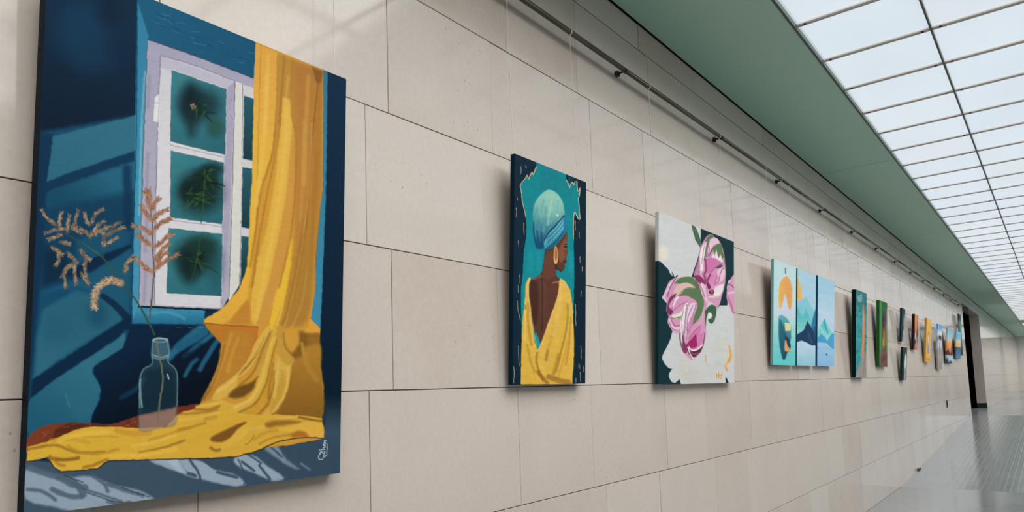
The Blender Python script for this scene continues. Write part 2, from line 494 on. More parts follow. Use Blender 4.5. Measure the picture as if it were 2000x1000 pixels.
class Canvas:
    def __init__(s, quad, nx, ny, base, wob=0.7, seed=1):
        s.nx, s.ny, s.seed = nx, ny, seed; s.sf = 1.0
        unit = [(0, 0), (1, 0), (1, 1), (0, 1)]
        s.H = homography(unit, quad); s.Hi = np.linalg.inv(s.H)
        S, T = np.meshgrid(np.linspace(0, 1, nx + 1), np.linspace(0, 1, ny + 1))
        s.X, s.Y = happly(s.H, S, T)
        s.X0, s.Y0 = s.X.copy(), s.Y.copy()
        q = np.array(quad); s.size = np.ptp(q[:, 1])
        k = 7.0
        s.X = s.X + wob * 2 * (vnoise(s.X0 / k, s.Y0 / k, seed + 5) - 0.5)
        s.Y = s.Y + wob * 2 * (vnoise(s.X0 / k, s.Y0 / k, seed + 9) - 0.5)
        s.img = np.empty((ny + 1, nx + 1, 3)); s.img[:] = base
    def win(s, P, m):
        x0, y0 = P.min(0) - m; x1, y1 = P.max(0) + m
        u, v = happly(s.Hi, np.array([x0, x1, x1, x0]), np.array([y0, y0, y1, y1]))
        c0 = max(int(u.min() * s.nx) - 1, 0); c1 = min(int(u.max() * s.nx) + 3, s.nx + 1)
        r0 = max(int(v.min() * s.ny) - 1, 0); r1 = min(int(v.max() * s.ny) + 3, s.ny + 1)
        return (slice(r0, r1), slice(c0, c1)) if r1 > r0 and c1 > c0 else None
    def put(s, w, al, col, grad, X, Y):
        c = np.array(col, float)
        if grad:
            (ax_, ay_), (bx, by), c2 = grad
            dx, dy = bx - ax_, by - ay_
            t = np.clip(((X - ax_) * dx + (Y - ay_) * dy) / (dx * dx + dy * dy), 0, 1)[..., None]
            c = c * (1 - t) + np.array(c2, float) * t
        s.img[w] += al[..., None] * (c - s.img[w])
    def poly(s, P, col, soft=1.0, smooth=True, a=1.0, grad=None):
        soft *= s.sf
        P = spline(P, True, 3) if smooth else np.asarray(P, float)
        w = s.win(P, soft + 1)
        if w is None: return s
        X, Y = s.X[w], s.Y[w]
        inside = np.zeros(X.shape, bool); d2 = np.full(X.shape, 1e9)
        N = len(P)
        for i in range(N):
            x0, y0 = P[i]; x1, y1 = P[(i + 1) % N]
            dx, dy = x1 - x0, y1 - y0
            if y0 != y1:
                cr = ((y0 > Y) != (y1 > Y)) & (X < dx * (Y - y0) / dy + x0)
                inside ^= cr
            L = dx * dx + dy * dy
            if L < 1e-12: continue
            t = np.clip(((X - x0) * dx + (Y - y0) * dy) / L, 0, 1)
            np.minimum(d2, (X - x0 - t * dx) ** 2 + (Y - y0 - t * dy) ** 2, out=d2)
        d = np.sqrt(d2)
        al = np.clip(0.5 + np.where(inside, d, -d) / max(soft, 0.05) * 0.5, 0, 1)
        al = al * al * (3 - 2 * al) * a
        s.put(w, al, col, grad, X, Y)
        return s
    def stroke(s, P, wd, col, soft=1.0, a=1.0, smooth=True):
        soft *= s.sf
        P = spline(P, False, 4) if smooth else np.asarray(P, float)
        w0, w1 = wd if hasattr(wd, '__len__') else (wd, wd)
        w = s.win(P, max(w0, w1) + soft + 1)
        if w is None: return s
        X, Y = s.X[w], s.Y[w]; al = np.zeros(X.shape); N = len(P) - 1
        for i in range(N):
            x0, y0 = P[i]; dx, dy = P[i + 1] - P[i]
            L = dx * dx + dy * dy
            if L < 1e-12: continue
            t = np.clip(((X - x0) * dx + (Y - y0) * dy) / L, 0, 1)
            d = np.hypot(X - x0 - t * dx, Y - y0 - t * dy)
            hw = (w0 + (w1 - w0) * (i + t) / N) * 0.5
            np.maximum(al, np.clip(0.5 + (hw - d) / max(soft, 0.05), 0, 1), out=al)
        s.put(w, al * a, col, None, X, Y)
        return s
    def ell(s, cx, cy, rx, ry, col, soft=1.0, a=1.0, rot=0.0, grad=None):
        t = np.linspace(0, 2 * np.pi, 20, endpoint=False)
        c, n = math.cos(rot), math.sin(rot)
        P = np.c_[cx + rx * np.cos(t) * c - ry * np.sin(t) * n, cy + rx * np.cos(t) * n + ry * np.sin(t) * c]
        return s.poly(P, col, soft, False, a, grad)
    def grain(s, amt, sx=40, sy=6):
        n = vnoise(s.X0 / sx * 4, s.Y0 / sy * 1.5, s.seed) + 0.6 * vnoise(s.X0 / 3, s.Y0 / 3, s.seed + 3) - 0.8
        s.img *= (1 + 0.6 * amt * n)[..., None]
        return s

def canvas_mat():
    t = NT('painted_canvas')
    at = t.add('ShaderNodeAttribute', attribute_name='paint', attribute_type='GEOMETRY')
    t.link(at.outputs['Color'], t.p.inputs['Base Color'])
    tc = t.add('ShaderNodeTexCoord').outputs['Object']
    n = t.noise(t.scaled(tc, (1, 1.0, 2.2)), 55, 4, 0.6)
    w = t.noise(tc, 700, 1)
    b = t.bump(n, 0.07, 0.003); b = t.bump(w, 0.05, 0.0006, b)
    t.link(b, t.p.inputs['Normal'])
    t.link(t.ramp(n, [(0.3, 0.55), (0.7, 0.66)]), t.p.inputs['Roughness'])
    t.p.inputs['Specular IOR Level'].default_value = 0.06
    return t.m
M['canvas'] = canvas_mat()

def canvas_mesh(cv, w, h, T, side=None, gain=1.0):
    nx, ny = cv.nx, cv.ny
    S, Tt = np.meshgrid(np.linspace(0, 1, nx + 1), np.linspace(0, 1, ny + 1))
    V = np.stack([np.zeros_like(S), S * w, (1 - Tt) * h], -1).reshape(-1, 3)
    C = lin(np.clip(cv.img, 0, 255)).reshape(-1, 3)
    idx = np.arange((nx + 1) * (ny + 1)).reshape(ny + 1, nx + 1)
    F = [np.stack([idx[:-1, :-1], idx[1:, :-1], idx[1:, 1:], idx[:-1, 1:]], -1).reshape(-1, 4)]
    Vs, Cs, base = [V], [C], len(V)
    for name, line, flip in (('l', idx[:, 0], False), ('r', idx[:, -1], True), ('t', idx[0, :], True), ('b', idx[-1, :], False)):
        n = len(line)
        fv = V[line]; bv = fv.copy(); bv[:, 0] = -T
        c = C[line].copy()
        if side is not None and name in side: c[:] = lin(side[name])
        Vs += [fv, bv]; Cs += [c, c]
        i = np.arange(n - 1)
        q = np.stack([base + i, base + n + i, base + n + i + 1, base + i + 1], -1)
        F.append(q[:, ::-1] if flip else q); base += 2 * n
    b4 = np.array([[-T, 0, 0], [-T, w, 0], [-T, w, h], [-T, 0, h]]); Vs.append(b4); Cs.append(np.full((4, 3), 0.5))
    F.append(np.array([[base, base + 1, base + 2, base + 3]]))
    V = np.concatenate(Vs); C = np.concatenate(Cs) * gain; F = np.concatenate(F)
    me = bpy.data.meshes.new('canvas')
    me.vertices.add(len(V)); me.vertices.foreach_set('co', V.astype(np.float32).ravel())
    me.loops.add(len(F) * 4); me.loops.foreach_set('vertex_index', F.astype(np.int32).ravel())
    me.polygons.add(len(F)); me.polygons.foreach_set('loop_start', np.arange(0, len(F) * 4, 4, dtype=np.int32))
    me.update(calc_edges=True); me.validate()
    ca = me.color_attributes.new('paint', 'FLOAT_COLOR', 'POINT')
    ca.data.foreach_set('color', np.c_[C, np.ones(len(C))].astype(np.float32).ravel())
    me.materials.append(M['canvas'])
    return me

XB = 0.045     # picture front stands this far off the wall at its lower edge
def hang(name, cv, y0, w, zb, h, lean, T, label, group=None, side=None, wires=True, gain=1.0, cat='painting', xb=XB, wy=0.012, wire_top=None):
    root = empty(name, (xb, y0, zb))
    root.rotation_euler = (0, lean, 0)
    tag(root, label, cat, group)
    o = link('canvas', canvas_mesh(cv, w, h, T, side, gain), root)
    b = min(0.03, w * 0.15); d = min(0.012, T * 0.5)
    fr = Geo().box(-T - 0.003, -T + 0.0, 0.004, b, 0.004, h - 0.004).box(-T - 0.003, -T, w - b, w - 0.004, 0.004, h - 0.004)
    fr.box(-T - 0.003, -T, b, w - b, 0.004, b).box(-T - 0.003, -T, b, w - b, h - b, h - 0.004)
    fr.build('stretcher_frame', M['wood'], root)
    if wires:
        mb = root.matrix_basis.inverted()
        for yy in (wy, w - wy):
            p0 = root.matrix_basis @ Vector((-T - 0.004, yy, h - 0.06))
            g = Geo().tube(p0, (RX, y0 + yy, RZ - RR - 0.0045), 0.0015, 6)
            cord_clip(y0 + yy)
            k = g.build('hanging_cord', M['wire'], root)
            k.matrix_parent_inverse = mb
    return root
# ---- the large window picture
def art_window():
    c = Canvas([(93.8, -85.3), (676.3, 154.7), (663.8, 923.8), (45.5, 1009.7)], 500, 760, (13, 42, 66), 0.8, 3)
    c.sf = 0.8
    P, S = c.poly, c.stroke
    NAVY, DEEP, LB, TEAL = (12, 40, 66), (6, 24, 44), (48, 116, 146), (27, 92, 124)
    a = tf(40, 0, 2.941); b = tf(380, 60, 3.226); d = tf(40, 330, 2.941); e = tf(370, 360, 3.125); f = tf(20, 660, 2.941); g = tf(350, 640, 2.941)
    # dark upper wall with dim blue patches
    P([(80, -120), (270, -40), (267, 225), (80, 275)], (11, 42, 66), 6, False, grad=((180, 40), (120, 230), (8, 30, 50)))
    c.ell(160, 60, 50, 60, (17, 60, 90), 40, 0.7); c.ell(185, 120, 40, 25, (16, 54, 82), 30, 0.6); c.ell(215, 20, 25, 30, (10, 34, 58), 25, 0.8)
    # lower wall ground tone
    P([(40, 265), (268, 225), (258, 640), (240, 840), (30, 900)], (20, 74, 106), 8, False)
    # left vertical border shade
    P([(60, 255), (104, 262), (92, 420), (70, 640), (50, 870), (20, 900)], (12, 50, 80), 6, False)
    # light panes falling through shutters
    P([(104, 266), (267, 225), (265, 293), (130, 340), (91, 356)], (49, 109, 132), 2.5, False, grad=((200, 250), (110, 350), (44, 103, 127)))
    P([(91, 356), (130, 340), (264, 295), (264, 313), (213, 330), (91, 374)], (14, 54, 83), 3, False)
    P([(91, 377), (213, 332), (264, 315), (262, 372), (236, 402), (150, 412), (88, 408)], (35, 98, 125), 6, False, grad=((210, 345), (160, 412), (21, 73, 102)))
    P([(86, 410), (262, 372), (257, 470), (172, 510), (120, 540), (80, 560)], (14, 58, 87), 14, False, a=0.8)
    S([(248, 330), (250, 420), (252, 470)], 16, (12, 49, 78), 10, 0.8)
    P([(150, 470), (215, 440), (258, 452), (255, 476), (176, 508), (150, 512)], (26, 84, 113), 10, False, a=0.8)
    P([(172, 507), (256, 477), (257, 484), (176, 534), (150, 545), (140, 530)], (8, 40, 66), 4, False)
    P([(84, 480), (130, 500), (150, 540), (84, 560)], (8, 38, 62), 14, False, a=0.8)
    P([(82, 572), (150, 548), (256, 488), (255, 560), (250, 612), (204, 582), (150, 560)], (29, 88, 114), 8, False, a=0.85)
    P([(84, 604), (150, 566), (200, 582), (246, 620), (172, 668), (120, 700), (66, 742), (72, 660)], (40, 98, 120), 7, False, grad=((150, 600), (80, 720), (47, 105, 127)))
    c.ell(190, 612, 20, 26, (24, 77, 104), 18, 0.8); c.ell(110, 640, 30, 30, (33, 91, 116), 20, 0.6)
    S([(200, 578), (225, 596), (249, 622)], (10, 16), (9, 44, 71), 5)
    P([(64, 741), (172, 670), (250, 618), (258, 622), (256, 640), (227, 662), (59, 777)], (8, 40, 67), 3.5, False)
    P([(59, 779), (227, 664), (243, 645), (240, 680), (205, 702), (184, 716), (181, 728), (196, 755), (195, 779), (181, 812), (177, 828), (120, 830), (60, 850)], (49, 110, 132), 3, grad=((150, 720), (110, 830), (31, 91, 118)))
    c.ell(160, 790, 26, 30, (44, 105, 127), 18, 0.7); S([(128, 770), (136, 795)], 3, (79, 132, 147), 4, 0.5)
    # dark wall under the sill
    P([(258, 628), (432, 628), (440, 690), (425, 730), (384, 797), (265, 815), (217, 829), (176, 827), (180, 812), (195, 779), (197, 755), (181, 728), (184, 716), (205, 702), (240, 680), (250, 650)], (9, 36, 62), 3, False, grad=((290, 660), (350, 770), (4, 16, 30)))
    S([(238, 776), (262, 762), (284, 742)], 9, (16, 58, 88), 8, 0.8)
    S([(330, 700), (352, 676), (395, 645)], (10, 26), (40, 108, 138), 7, 0.9)
    S([(316, 668), (345, 640)], 10, (8, 30, 54), 5, 0.6)
    S(g(0, 110, 100, 60, 160, 0), 14, (30, 92, 124), 9, 0.9); S(g(30, 165, 100, 110, 200, 30), 9, (38, 104, 136), 6, 0.9)
    S(g(35, 275, 70, 210, 100, 180), 8, (34, 96, 126), 6, 0.9); S(g(120, 240, 165, 160, 220, 70), 9, (34, 98, 130), 6, 0.9)
    S(g(0, 180, 90, 150, 130, 120), 18, (5, 22, 42), 10, 0.7)
    # reveal around the window
    P([(268, -60), (500, 40), (500, 160), (288, 78), (286, 230), (268, 232)], TEAL, 1.5, False, grad=((300, 20), (480, 130), (24, 84, 116)))
    P([(268, 0), (290, 70), (286, 230), (278, 420), (271, 600), (257, 632), (262, 420)], (52, 128, 162), 3, False, grad=((275, 80), (270, 420), (66, 148, 178)))
    S([(268, -20), (267, 230), (260, 480), (257, 632)], 1.5, (16, 64, 94), 1.2)
    S([(283, 140), (279, 200), (276, 262), (272, 420)], 4, (150, 200, 212), 4, 0.55)
    for k in range(30):
        x = random.uniform(300, 490); y = 0.415 * (x - 300) + random.uniform(14, 52)
        S([(x, y), (x + random.uniform(6, 22), y + random.uniform(2, 9))], 1.0, random.choice([(64, 124, 150), (14, 60, 88), (18, 70, 100)]), 1.0, 0.8)
    # sill
    P([(257, 632), (270, 597), (400, 602), (400, 634)], (58, 140, 172), 2, False, grad=((330, 606), (330, 632), (36, 108, 142)))
    S([(290, 612), (330, 610), (360, 622)], 5, (96, 170, 190), 5, 0.5)
    S([(257, 633), (400, 635)], 2, (12, 56, 88), 2)
    # window frame
    FR = (166, 163, 184)
    P([(288, 77), (380, 109), (500, 155), (500, 480), (434, 604), (271, 597), (279, 330)], FR, 1.2, False, grad=((285, 80), (285, 600), (176, 172, 190)))
    S([(288, 77), (380, 109), (500, 155)], 1.6, (70, 70, 92), 1.2); S([(271, 599), (350, 602), (436, 606)], 4, (10, 26, 40), 1.5)
    S([(288, 77), (279, 330), (271, 597)], 1.4, (90, 96, 120), 1.2)
    for y, l in ((150, 60), (300, 80), (430, 60), (520, 70)):
        S([(295 - y * 0.02, y), (292 - y * 0.02, y + l)], 6, (140, 136, 160), 6, 0.5)
    P([(314, 108), (380, 128), (458, 158), (446, 400), (432, 601), (302, 596), (305, 340), (308, 235)], (204, 203, 210), 1.2, False, grad=((380, 120), (360, 300), (214, 212, 216)))
    P([(314, 108), (458, 158), (457, 178), (313, 132)], (184, 181, 198), 4, False, a=0.8)
    S([(314, 108), (308, 235), (304, 420), (302, 596)], 1.3, (110, 108, 130), 1.2); S([(314, 108), (380, 128), (458, 158)], 1.2, (120, 118, 140), 1.2)
    P([(303, 190), (311, 184), (308, 240), (299, 236)], (226, 226, 226), 1.2, False); S([(300, 201), (310, 201)], 1, (130, 130, 150), 1)
    # inner right stile in lavender shade
    P([(443, 172), (458, 160), (449, 400), (436, 585), (431, 600), (433, 440)], (168, 163, 186), 2, False)
    # panes
    def pane(q, dark):
        q = np.array(q, float); m0 = q.mean(0)
        P(q + (q - m0) * 0.035, (226, 226, 224), 1.2, False); P(q + (q - m0) * 0.018, (100, 110, 118), 1.0, False)
        P(q, (60, 128, 138), 1.2, False, grad=(tuple(q[0]), tuple(q[2]), (40, 100, 112)))
        for x, y, rx, ry, co, al in dark: c.ell(x, y, rx * 0.9, ry * 0.9, co, max(rx, ry) * 0.6, al)
    pane([(336, 138), (442, 175), (439, 302), (333, 275)], [(390, 205, 42, 34, (24, 56, 62), 1), (372, 200, 20, 40, (12, 34, 40), 1), (374, 235, 10, 34, (20, 44, 48), 0.9), (420, 250, 18, 20, (34, 62, 40), 0.5)])
    for x, y in ((374, 206), (378, 204), (381, 209), (376, 211)): c.ell(x, y, 2.6, 2.6, (150, 126, 104), 1.5, 0.9)
    pane([(334, 295), (437, 318), (434, 437), (333, 424)], [(390, 375, 46, 44, (18, 44, 44), 1), (400, 350, 26, 26, (16, 40, 34), 0.9), (370, 372, 20, 22, (12, 34, 36), 0.9), (415, 330, 22, 12, (14, 38, 42), 0.9)])
    pane([(330, 446), (434, 458), (432, 578), (326, 572)], [(382, 500, 44, 36, (20, 48, 48), 1), (370, 520, 22, 36, (14, 36, 36), 0.9), (420, 520, 14, 40, (32, 74, 82), 0.6), (395, 480, 30, 20, (24, 54, 46), 0.9)])
    rn = random.Random(4)
    for cx, cy, n in ((396, 378, 40), (386, 505, 30), (405, 345, 16), (372, 385, 14), (392, 215, 10)):
        for k in range(n):
            t = rn.uniform(0, 6.28); l = rn.uniform(10, 36); x, y = cx + rn.uniform(-8, 8), cy + rn.uniform(-14, 14)
            S([(x, y), (x + math.cos(t) * l * 0.6, y + math.sin(t) * l * 0.4 + 2), (x + math.cos(t) * l, y + math.sin(t) * l * 0.7 + 7)], (5, 1), rn.choice([(44, 78, 46), (16, 40, 34), (56, 88, 48), (12, 32, 30), (24, 54, 40)]), 2.4, 0.75)
    S([(400, 330), (397, 400), (392, 436)], 2, (52, 84, 46), 1.6, 0.8); S([(392, 460), (384, 510), (374, 548)], 2, (60, 84, 60), 1.6, 0.7)
    for y0, y1 in ((283, 306), (430, 450)):
        S([(333, y0), (437, y0 + 24 * (1 if y0 < 400 else 0.55))], 1.2, (120, 122, 140), 1.2, 0.8)
    # meeting stile and the second sash
    P([(459, 159), (474, 164), (472, 400), (468, 556), (446, 592), (451, 400)], (216, 214, 206), 1.5, False)
    S([(459, 159), (455, 330), (447, 580)], 1.3, (96, 94, 116), 1.2); S([(474, 165), (472, 400), (467, 560)], 1.3, (120, 118, 136), 1.2)
    P([(475, 165), (500, 174), (495, 400), (484, 535), (469, 556)], (206, 205, 204), 1.2, False)
    for q in ([(477, 187), (499, 194), (496, 315), (475, 310)], [(474, 327), (496, 331), (490, 447), (472, 444)], [(472, 461), (488, 463), (484, 530), (470, 554)]):
        P(q, (38, 92, 104), 1.5, False, grad=(q[0], q[2], (22, 58, 68))); S(q[:1] + [q[-1]], 1.2, (90, 100, 112), 1)
    # right jamb
    P([(630, 130), (700, 160), (690, 860), (636, 860), (624, 640), (632, 360)], (13, 43, 68), 2, False, grad=((655, 200), (650, 780), (6, 28, 46)))
    P([(632, 132), (640, 135), (637, 360), (631, 520), (626, 642), (606, 626), (616, 520), (626, 360)], (44, 120, 152), 2.2, False, grad=((634, 160), (616, 600), (62, 136, 166)))
    # table
    P([(30, 895), (120, 905), (350, 890), (632, 845), (640, 800), (700, 800), (690, 950), (20, 1050)], (64, 86, 104), 4, False, grad=((120, 940), (640, 860), (54, 76, 96)))
    P([(630, 780), (700, 780), (690, 845), (632, 852)], (26, 46, 58), 14, False, a=0.9, grad=((660, 790), (655, 850), (64, 84, 100)))
    LT = (168, 184, 200)
    P(f(90, 745, 200, 770, 330, 800, 470, 795, 600, 850, 720, 870, 825, 925, 700, 950, 520, 975, 380, 1000, 250, 970, 90, 925), LT, 5, a=0.8)
    for q, w_ in ((f(90, 740, 240, 790, 360, 820, 420, 900), 12), (f(280, 800, 350, 840, 430, 860), 12), (f(240, 870, 340, 910, 410, 912), 10), (f(420, 870, 520, 900, 640, 940), 5), (f(560, 840, 640, 870, 760, 905), 7), (f(560, 940, 640, 955, 700, 950), 6), (f(100, 870, 180, 880, 260, 930), 7), (f(470, 790, 540, 840, 560, 880), 7)):
        S(q, w_, (78, 98, 116), 5, 0.85)
    for q in (f(430, 885, 600, 940, 690, 940), f(640, 860, 700, 880, 800, 915), f(310, 790, 420, 830)): S(q, 2, (36, 48, 60), 1.5, 0.7)
    P(g(-60, 760, 90, 755, 200, 800, 330, 850, 380, 900, 300, 910, 170, 880, 40, 850, -40, 790), LT, 4, a=0.85)
    for q, w_ in ((g(60, 760, 110, 830, 120, 880), 5), (g(0, 770, 40, 830, 90, 850), 7), (g(150, 760, 200, 800, 290, 820), 9), (g(220, 830, 330, 860), 6)): S(q, w_, (58, 78, 96), 3, 0.9)
    P(g(320, 745, 420, 730, 500, 790, 600, 860, 540, 880, 420, 830, 330, 790), LT, 4, a=0.85)
    for q, w_ in ((g(360, 770, 430, 820), 5), (g(400, 730, 470, 780), 4), (g(340, 760, 380, 850, 370, 900), 3), (g(460, 790, 520, 870), 5)): S(q, w_, (58, 78, 96), 3, 0.9)
    P(g(490, 690, 560, 670, 620, 760, 690, 810, 640, 800, 540, 735), (150, 166, 182), 5, a=0.7)
    S(g(530, 690, 590, 740), 4, (70, 90, 108), 3); S(g(700, 780, 750, 815), 4, (120, 138, 156), 4, 0.7); S(g(570, 660, 600, 720, 690, 800), 4, (60, 80, 98), 4, 0.7)
    P(f(800, 700, 950, 690, 1000, 740, 1010, 780, 880, 740), (176, 190, 204), 4, a=0.8); P(f(810, 745, 1000, 800, 1000, 900, 850, 920), (62, 84, 102), 6, a=0.6)
    # signature
    for q in (g(812, 722, 800, 735, 803, 752, 818, 756, 828, 748), g(806, 720, 818, 712, 826, 720), g(832, 742, 826, 732, 836, 728, 838, 740), g(826, 722, 838, 716, 832, 710), g(806, 702, 836, 700), g(824, 692, 838, 688), g(826, 678, 838, 680, 826, 670, 840, 668), g(830, 658, 842, 662, 832, 650, 846, 648)):
        S(q, 1.5, (206, 214, 220), 0.9, 0.95)
    S(g(850, 668, 846, 738), 1.4, (204, 212, 216), 1.0, 0.9)
    # red-brown cloth
    P(f(80, 640, 90, 600, 120, 550, 200, 505, 340, 485, 450, 490, 580, 495, 720, 450, 900, 405, 1000, 390, 1110, 378, 1060, 440, 940, 480, 900, 530, 600, 530, 300, 600, 120, 660), (126, 62, 36), 2, grad=((60, 850), (330, 800), (112, 46, 30)))
    P(f(260, 530, 340, 490, 560, 500, 560, 520, 400, 530, 230, 600), (70, 34, 22), 5, False, a=0.7)
    for k in range(60):
        x = rn.uniform(62, 175); y = 866 - (x - 50) * 0.27 + rn.uniform(-12, 8)
        S([(x, y), (x + rn.uniform(2, 5), y + rn.uniform(-2, 1))], 1.2, rn.choice([(176, 104, 70), (84, 38, 22)]), 1, 0.6)
    for k in range(40):
        x = rn.uniform(240, 275); y = 832 - (x - 240) * 0.28 + rn.uniform(-8, 3); S([(x, y), (x + 3, y - 1)], 1.2, rn.choice([(170, 96, 64), (70, 32, 22)]), 1, 0.6)
    # ---- curtain, upper fall
    G = (208, 152, 56)
    P([(500, 80), (632, 134), (630, 370), (624, 408), (616, 504), (615, 568), (607, 622), (626, 642), (624, 660), (626, 718), (632, 756), (630, 807), (627, 817), (633, 856), (560, 870), (440, 880), (384, 797), (401, 776), (423, 722), (432, 691), (432, 670), (429, 662), (412, 648), (398, 630), (399, 624), (434, 603), (466, 566), (482, 530), (487, 456), (492, 370), (494, 277), (496, 153)], G, 1.2, False)
    P([(500, 84), (543, 102), (541, 162), (541, 209), (532, 299), (510, 372), (492, 372), (494, 277), (496, 153)], (222, 164, 72), 1.5, False, grad=((518, 110), (510, 330), (226, 178, 68)))
    S([(510, 88), (507, 160), (504, 300), (498, 420)], 1.4, (176, 122, 48), 1.4, 0.7)
    P([(543, 103), (570, 115), (568, 197), (552, 195), (549, 234), (535, 305), (516, 358), (505, 410), (498, 480), (492, 470), (500, 405), (510, 368), (532, 299), (541, 209)], (186, 138, 60), 3, False, grad=((556, 110), (515, 380), (196, 138, 56)))
    S([(556, 112), (550, 180), (546, 240)], 5, (158, 112, 44), 5, 0.6); S([(563, 150), (558, 200)], 5, (214, 170, 86), 5, 0.6)
    P([(553, 190), (568, 195), (570, 240), (578, 268), (577, 372), (574, 400), (568, 470), (562, 513), (540, 584), (505, 640), (488, 625), (490, 584), (500, 520), (523, 440), (536, 360), (548, 260)], (224, 178, 78), 4, False, grad=((560, 220), (505, 600), (224, 176, 68)))
    P([(572, 230), (579, 262), (577, 372), (572, 430), (560, 500), (530, 600), (510, 640), (500, 636), (527, 540), (548, 440), (560, 370), (566, 300)], (206, 150, 66), 4, False)
    P([(570, 117), (612, 131), (616, 162), (611, 233), (606, 372), (600, 440), (590, 480), (575, 500), (577, 372), (579, 262), (570, 222)], (186, 130, 62), 3, False, grad=((585, 125), (592, 380), (196, 140, 60)))
    S([(594, 235), (592, 300), (590, 380), (586, 430)], 6, (214, 160, 78), 6, 0.7)
    P([(611, 131), (632, 139), (628, 166), (620, 164), (614, 150)], (128, 88, 40), 5, False)
    P([(616, 165), (630, 160), (629, 370), (624, 410), (616, 504), (615, 568), (600, 630), (570, 640), (585, 560), (597, 440), (606, 360), (611, 240)], (184, 126, 52), 4, False, grad=((622, 180), (600, 560), (194, 144, 54)))
    S([(611, 132), (620, 165), (613, 235), (608, 300), (604, 372), (594, 480), (574, 590)], 1.8, (122, 80, 32), 1.8, 0.8)
    S([(609, 240), (604, 370), (590, 470)], 4, (212, 162, 90), 4, 0.6); S([(620, 300), (612, 420), (606, 540)], 7, (168, 112, 44), 7, 0.5)
    P([(565, 472), (571, 475), (563, 552), (543, 634), (526, 638), (536, 590), (559, 518)], (232, 184, 60), 2.5)
    P([(492, 360), (512, 360), (502, 408), (496, 488), (484, 533), (470, 560), (482, 520), (487, 456)], (228, 178, 66), 3)
    P([(399, 624), (434, 603), (466, 566), (482, 530), (492, 500), (490, 570), (470, 600), (440, 630), (410, 632)], (230, 176, 62), 3, grad=((480, 540), (410, 625), (224, 168, 64)))
    P([(486, 584), (488, 628), (478, 634), (448, 632), (466, 606)], (196, 132, 50), 5)
    S([(504, 440), (494, 520), (486, 585)], 8, (208, 150, 54), 6, 0.7)
    P([(575, 500), (597, 440), (610, 520), (606, 600), (590, 640), (545, 640), (560, 570)], (180, 134, 54), 6, False, a=0.8)
    for q in ([(585, 500), (574, 560), (556, 636)], [(600, 520), (590, 590), (570, 640)], [(548, 600), (536, 640)]): S(q, (2, 5), (206, 160, 74), 4, 0.7)
    for q in ([(541, 110), (540, 200), (531, 300), (509, 372), (498, 460), (488, 520)], [(570, 120), (569, 222), (578, 264), (576, 380), (566, 470), (545, 560)], [(548, 240), (536, 310), (522, 380), (505, 470), (492, 560)], [(592, 430), (580, 520), (560, 610), (548, 638)]):
        S(q, (2, 5), (146, 98, 36), 4, 0.45)
    for q in ([(524, 110), (520, 220), (510, 320), (500, 400)], [(560, 210), (556, 300), (540, 420), (516, 540), (500, 620)], [(602, 150), (598, 240), (594, 360)], [(520, 150), (517, 260)]):
        S(q, (7, 9), (238, 192, 92), 7, 0.45)
    P([(572, 120), (632, 140), (628, 380), (612, 560), (600, 632), (556, 640), (574, 480), (579, 300)], (150, 100, 46), 12, False, a=0.28)
    # sill edge and underside
    P([(398, 632), (440, 634), (505, 639), (500, 700), (470, 715), (432, 700), (432, 672), (412, 650)], (188, 122, 42), 3, False, grad=((410, 640), (480, 690), (196, 118, 44)))
    S([(398, 631), (450, 636), (505, 639)], 2, (150, 96, 32), 1.5)
    P([(606, 622), (626, 642), (624, 650), (596, 648)], (220, 160, 62), 2, False); P([(588, 652), (624, 650), (626, 690), (600, 700), (586, 680)], (150, 104, 40), 4, False)
    # ---- lower fall, right panel and folds
    P(g(0, 0, 150, 0, 0, 0), G, 1)
    P(g(245, 90, 300, 20, 420, 40, 400, 150, 330, 270, 230, 340, 190, 400, 150, 420, 130, 410, 215, 240), (186, 130, 48), 4, a=0.95)
    for q in (g(340, 60, 300, 160, 280, 250), g(300, 30, 260, 160, 190, 330)): S(q, (5, 9), (208, 150, 62), 6, 0.7)
    P(g(650, 200, 720, 120, 810, 100, 815, 230, 828, 340, 820, 515, 690, 520, 560, 500, 620, 380, 640, 260), (176, 126, 46), 5, grad=(g(720, 150)[0], g(720, 500)[0], (138, 96, 34)))
    P(g(690, 20, 740, 50, 715, 150, 660, 180, 640, 160, 690, 90), (132, 92, 34), 6); S(g(705, 90, 715, 150), 6, (192, 146, 66), 5, 0.8)
    S(g(720, 120, 735, 220, 790, 300), 10, (190, 140, 56), 9, 0.5)
    P(g(500, 0, 440, 80, 390, 190, 330, 265, 230, 340, 192, 392, 205, 418, 255, 405, 320, 360, 345, 280, 430, 190, 500, 80, 520, 0), (218, 174, 76), 2.5)
    S(g(335, 290, 380, 230, 460, 140, 520, 30), 3, (150, 106, 40), 3, 0.7)
    P(g(285, 390, 330, 345, 420, 310, 450, 280, 420, 360, 350, 405, 300, 402), (112, 78, 28), 5)
    P(g(545, 0, 500, 150, 445, 320, 400, 400, 320, 440, 245, 415, 240, 470, 320, 500, 420, 470, 480, 380, 520, 240, 560, 60), (216, 172, 70), 3)
    S(g(430, 260, 480, 160, 520, 40), (5, 9), (196, 150, 60), 5, 0.7)
    P(g(570, 60, 530, 230, 515, 390, 440, 500, 350, 545, 180, 600, 50, 640, 0, 660, 0, 600, 200, 540, 330, 510, 430, 440, 490, 330, 540, 120), (206, 154, 50), 3)
    P(g(560, 150, 600, 200, 645, 215, 640, 290, 610, 400, 560, 480, 440, 560, 420, 550, 500, 480, 540, 380, 545, 250), (214, 170, 74), 3)
    P(g(590, 240, 615, 320, 580, 440, 520, 490, 530, 400, 570, 320), (196, 150, 56), 6, a=0.8)
    S(g(540, 200, 520, 330, 515, 400), (3, 7), (160, 114, 40), 5, 0.7)
    P(g(560, 0, 600, 0, 600, 100, 660, 170, 640, 215, 590, 190, 565, 120), (198, 152, 62), 4)
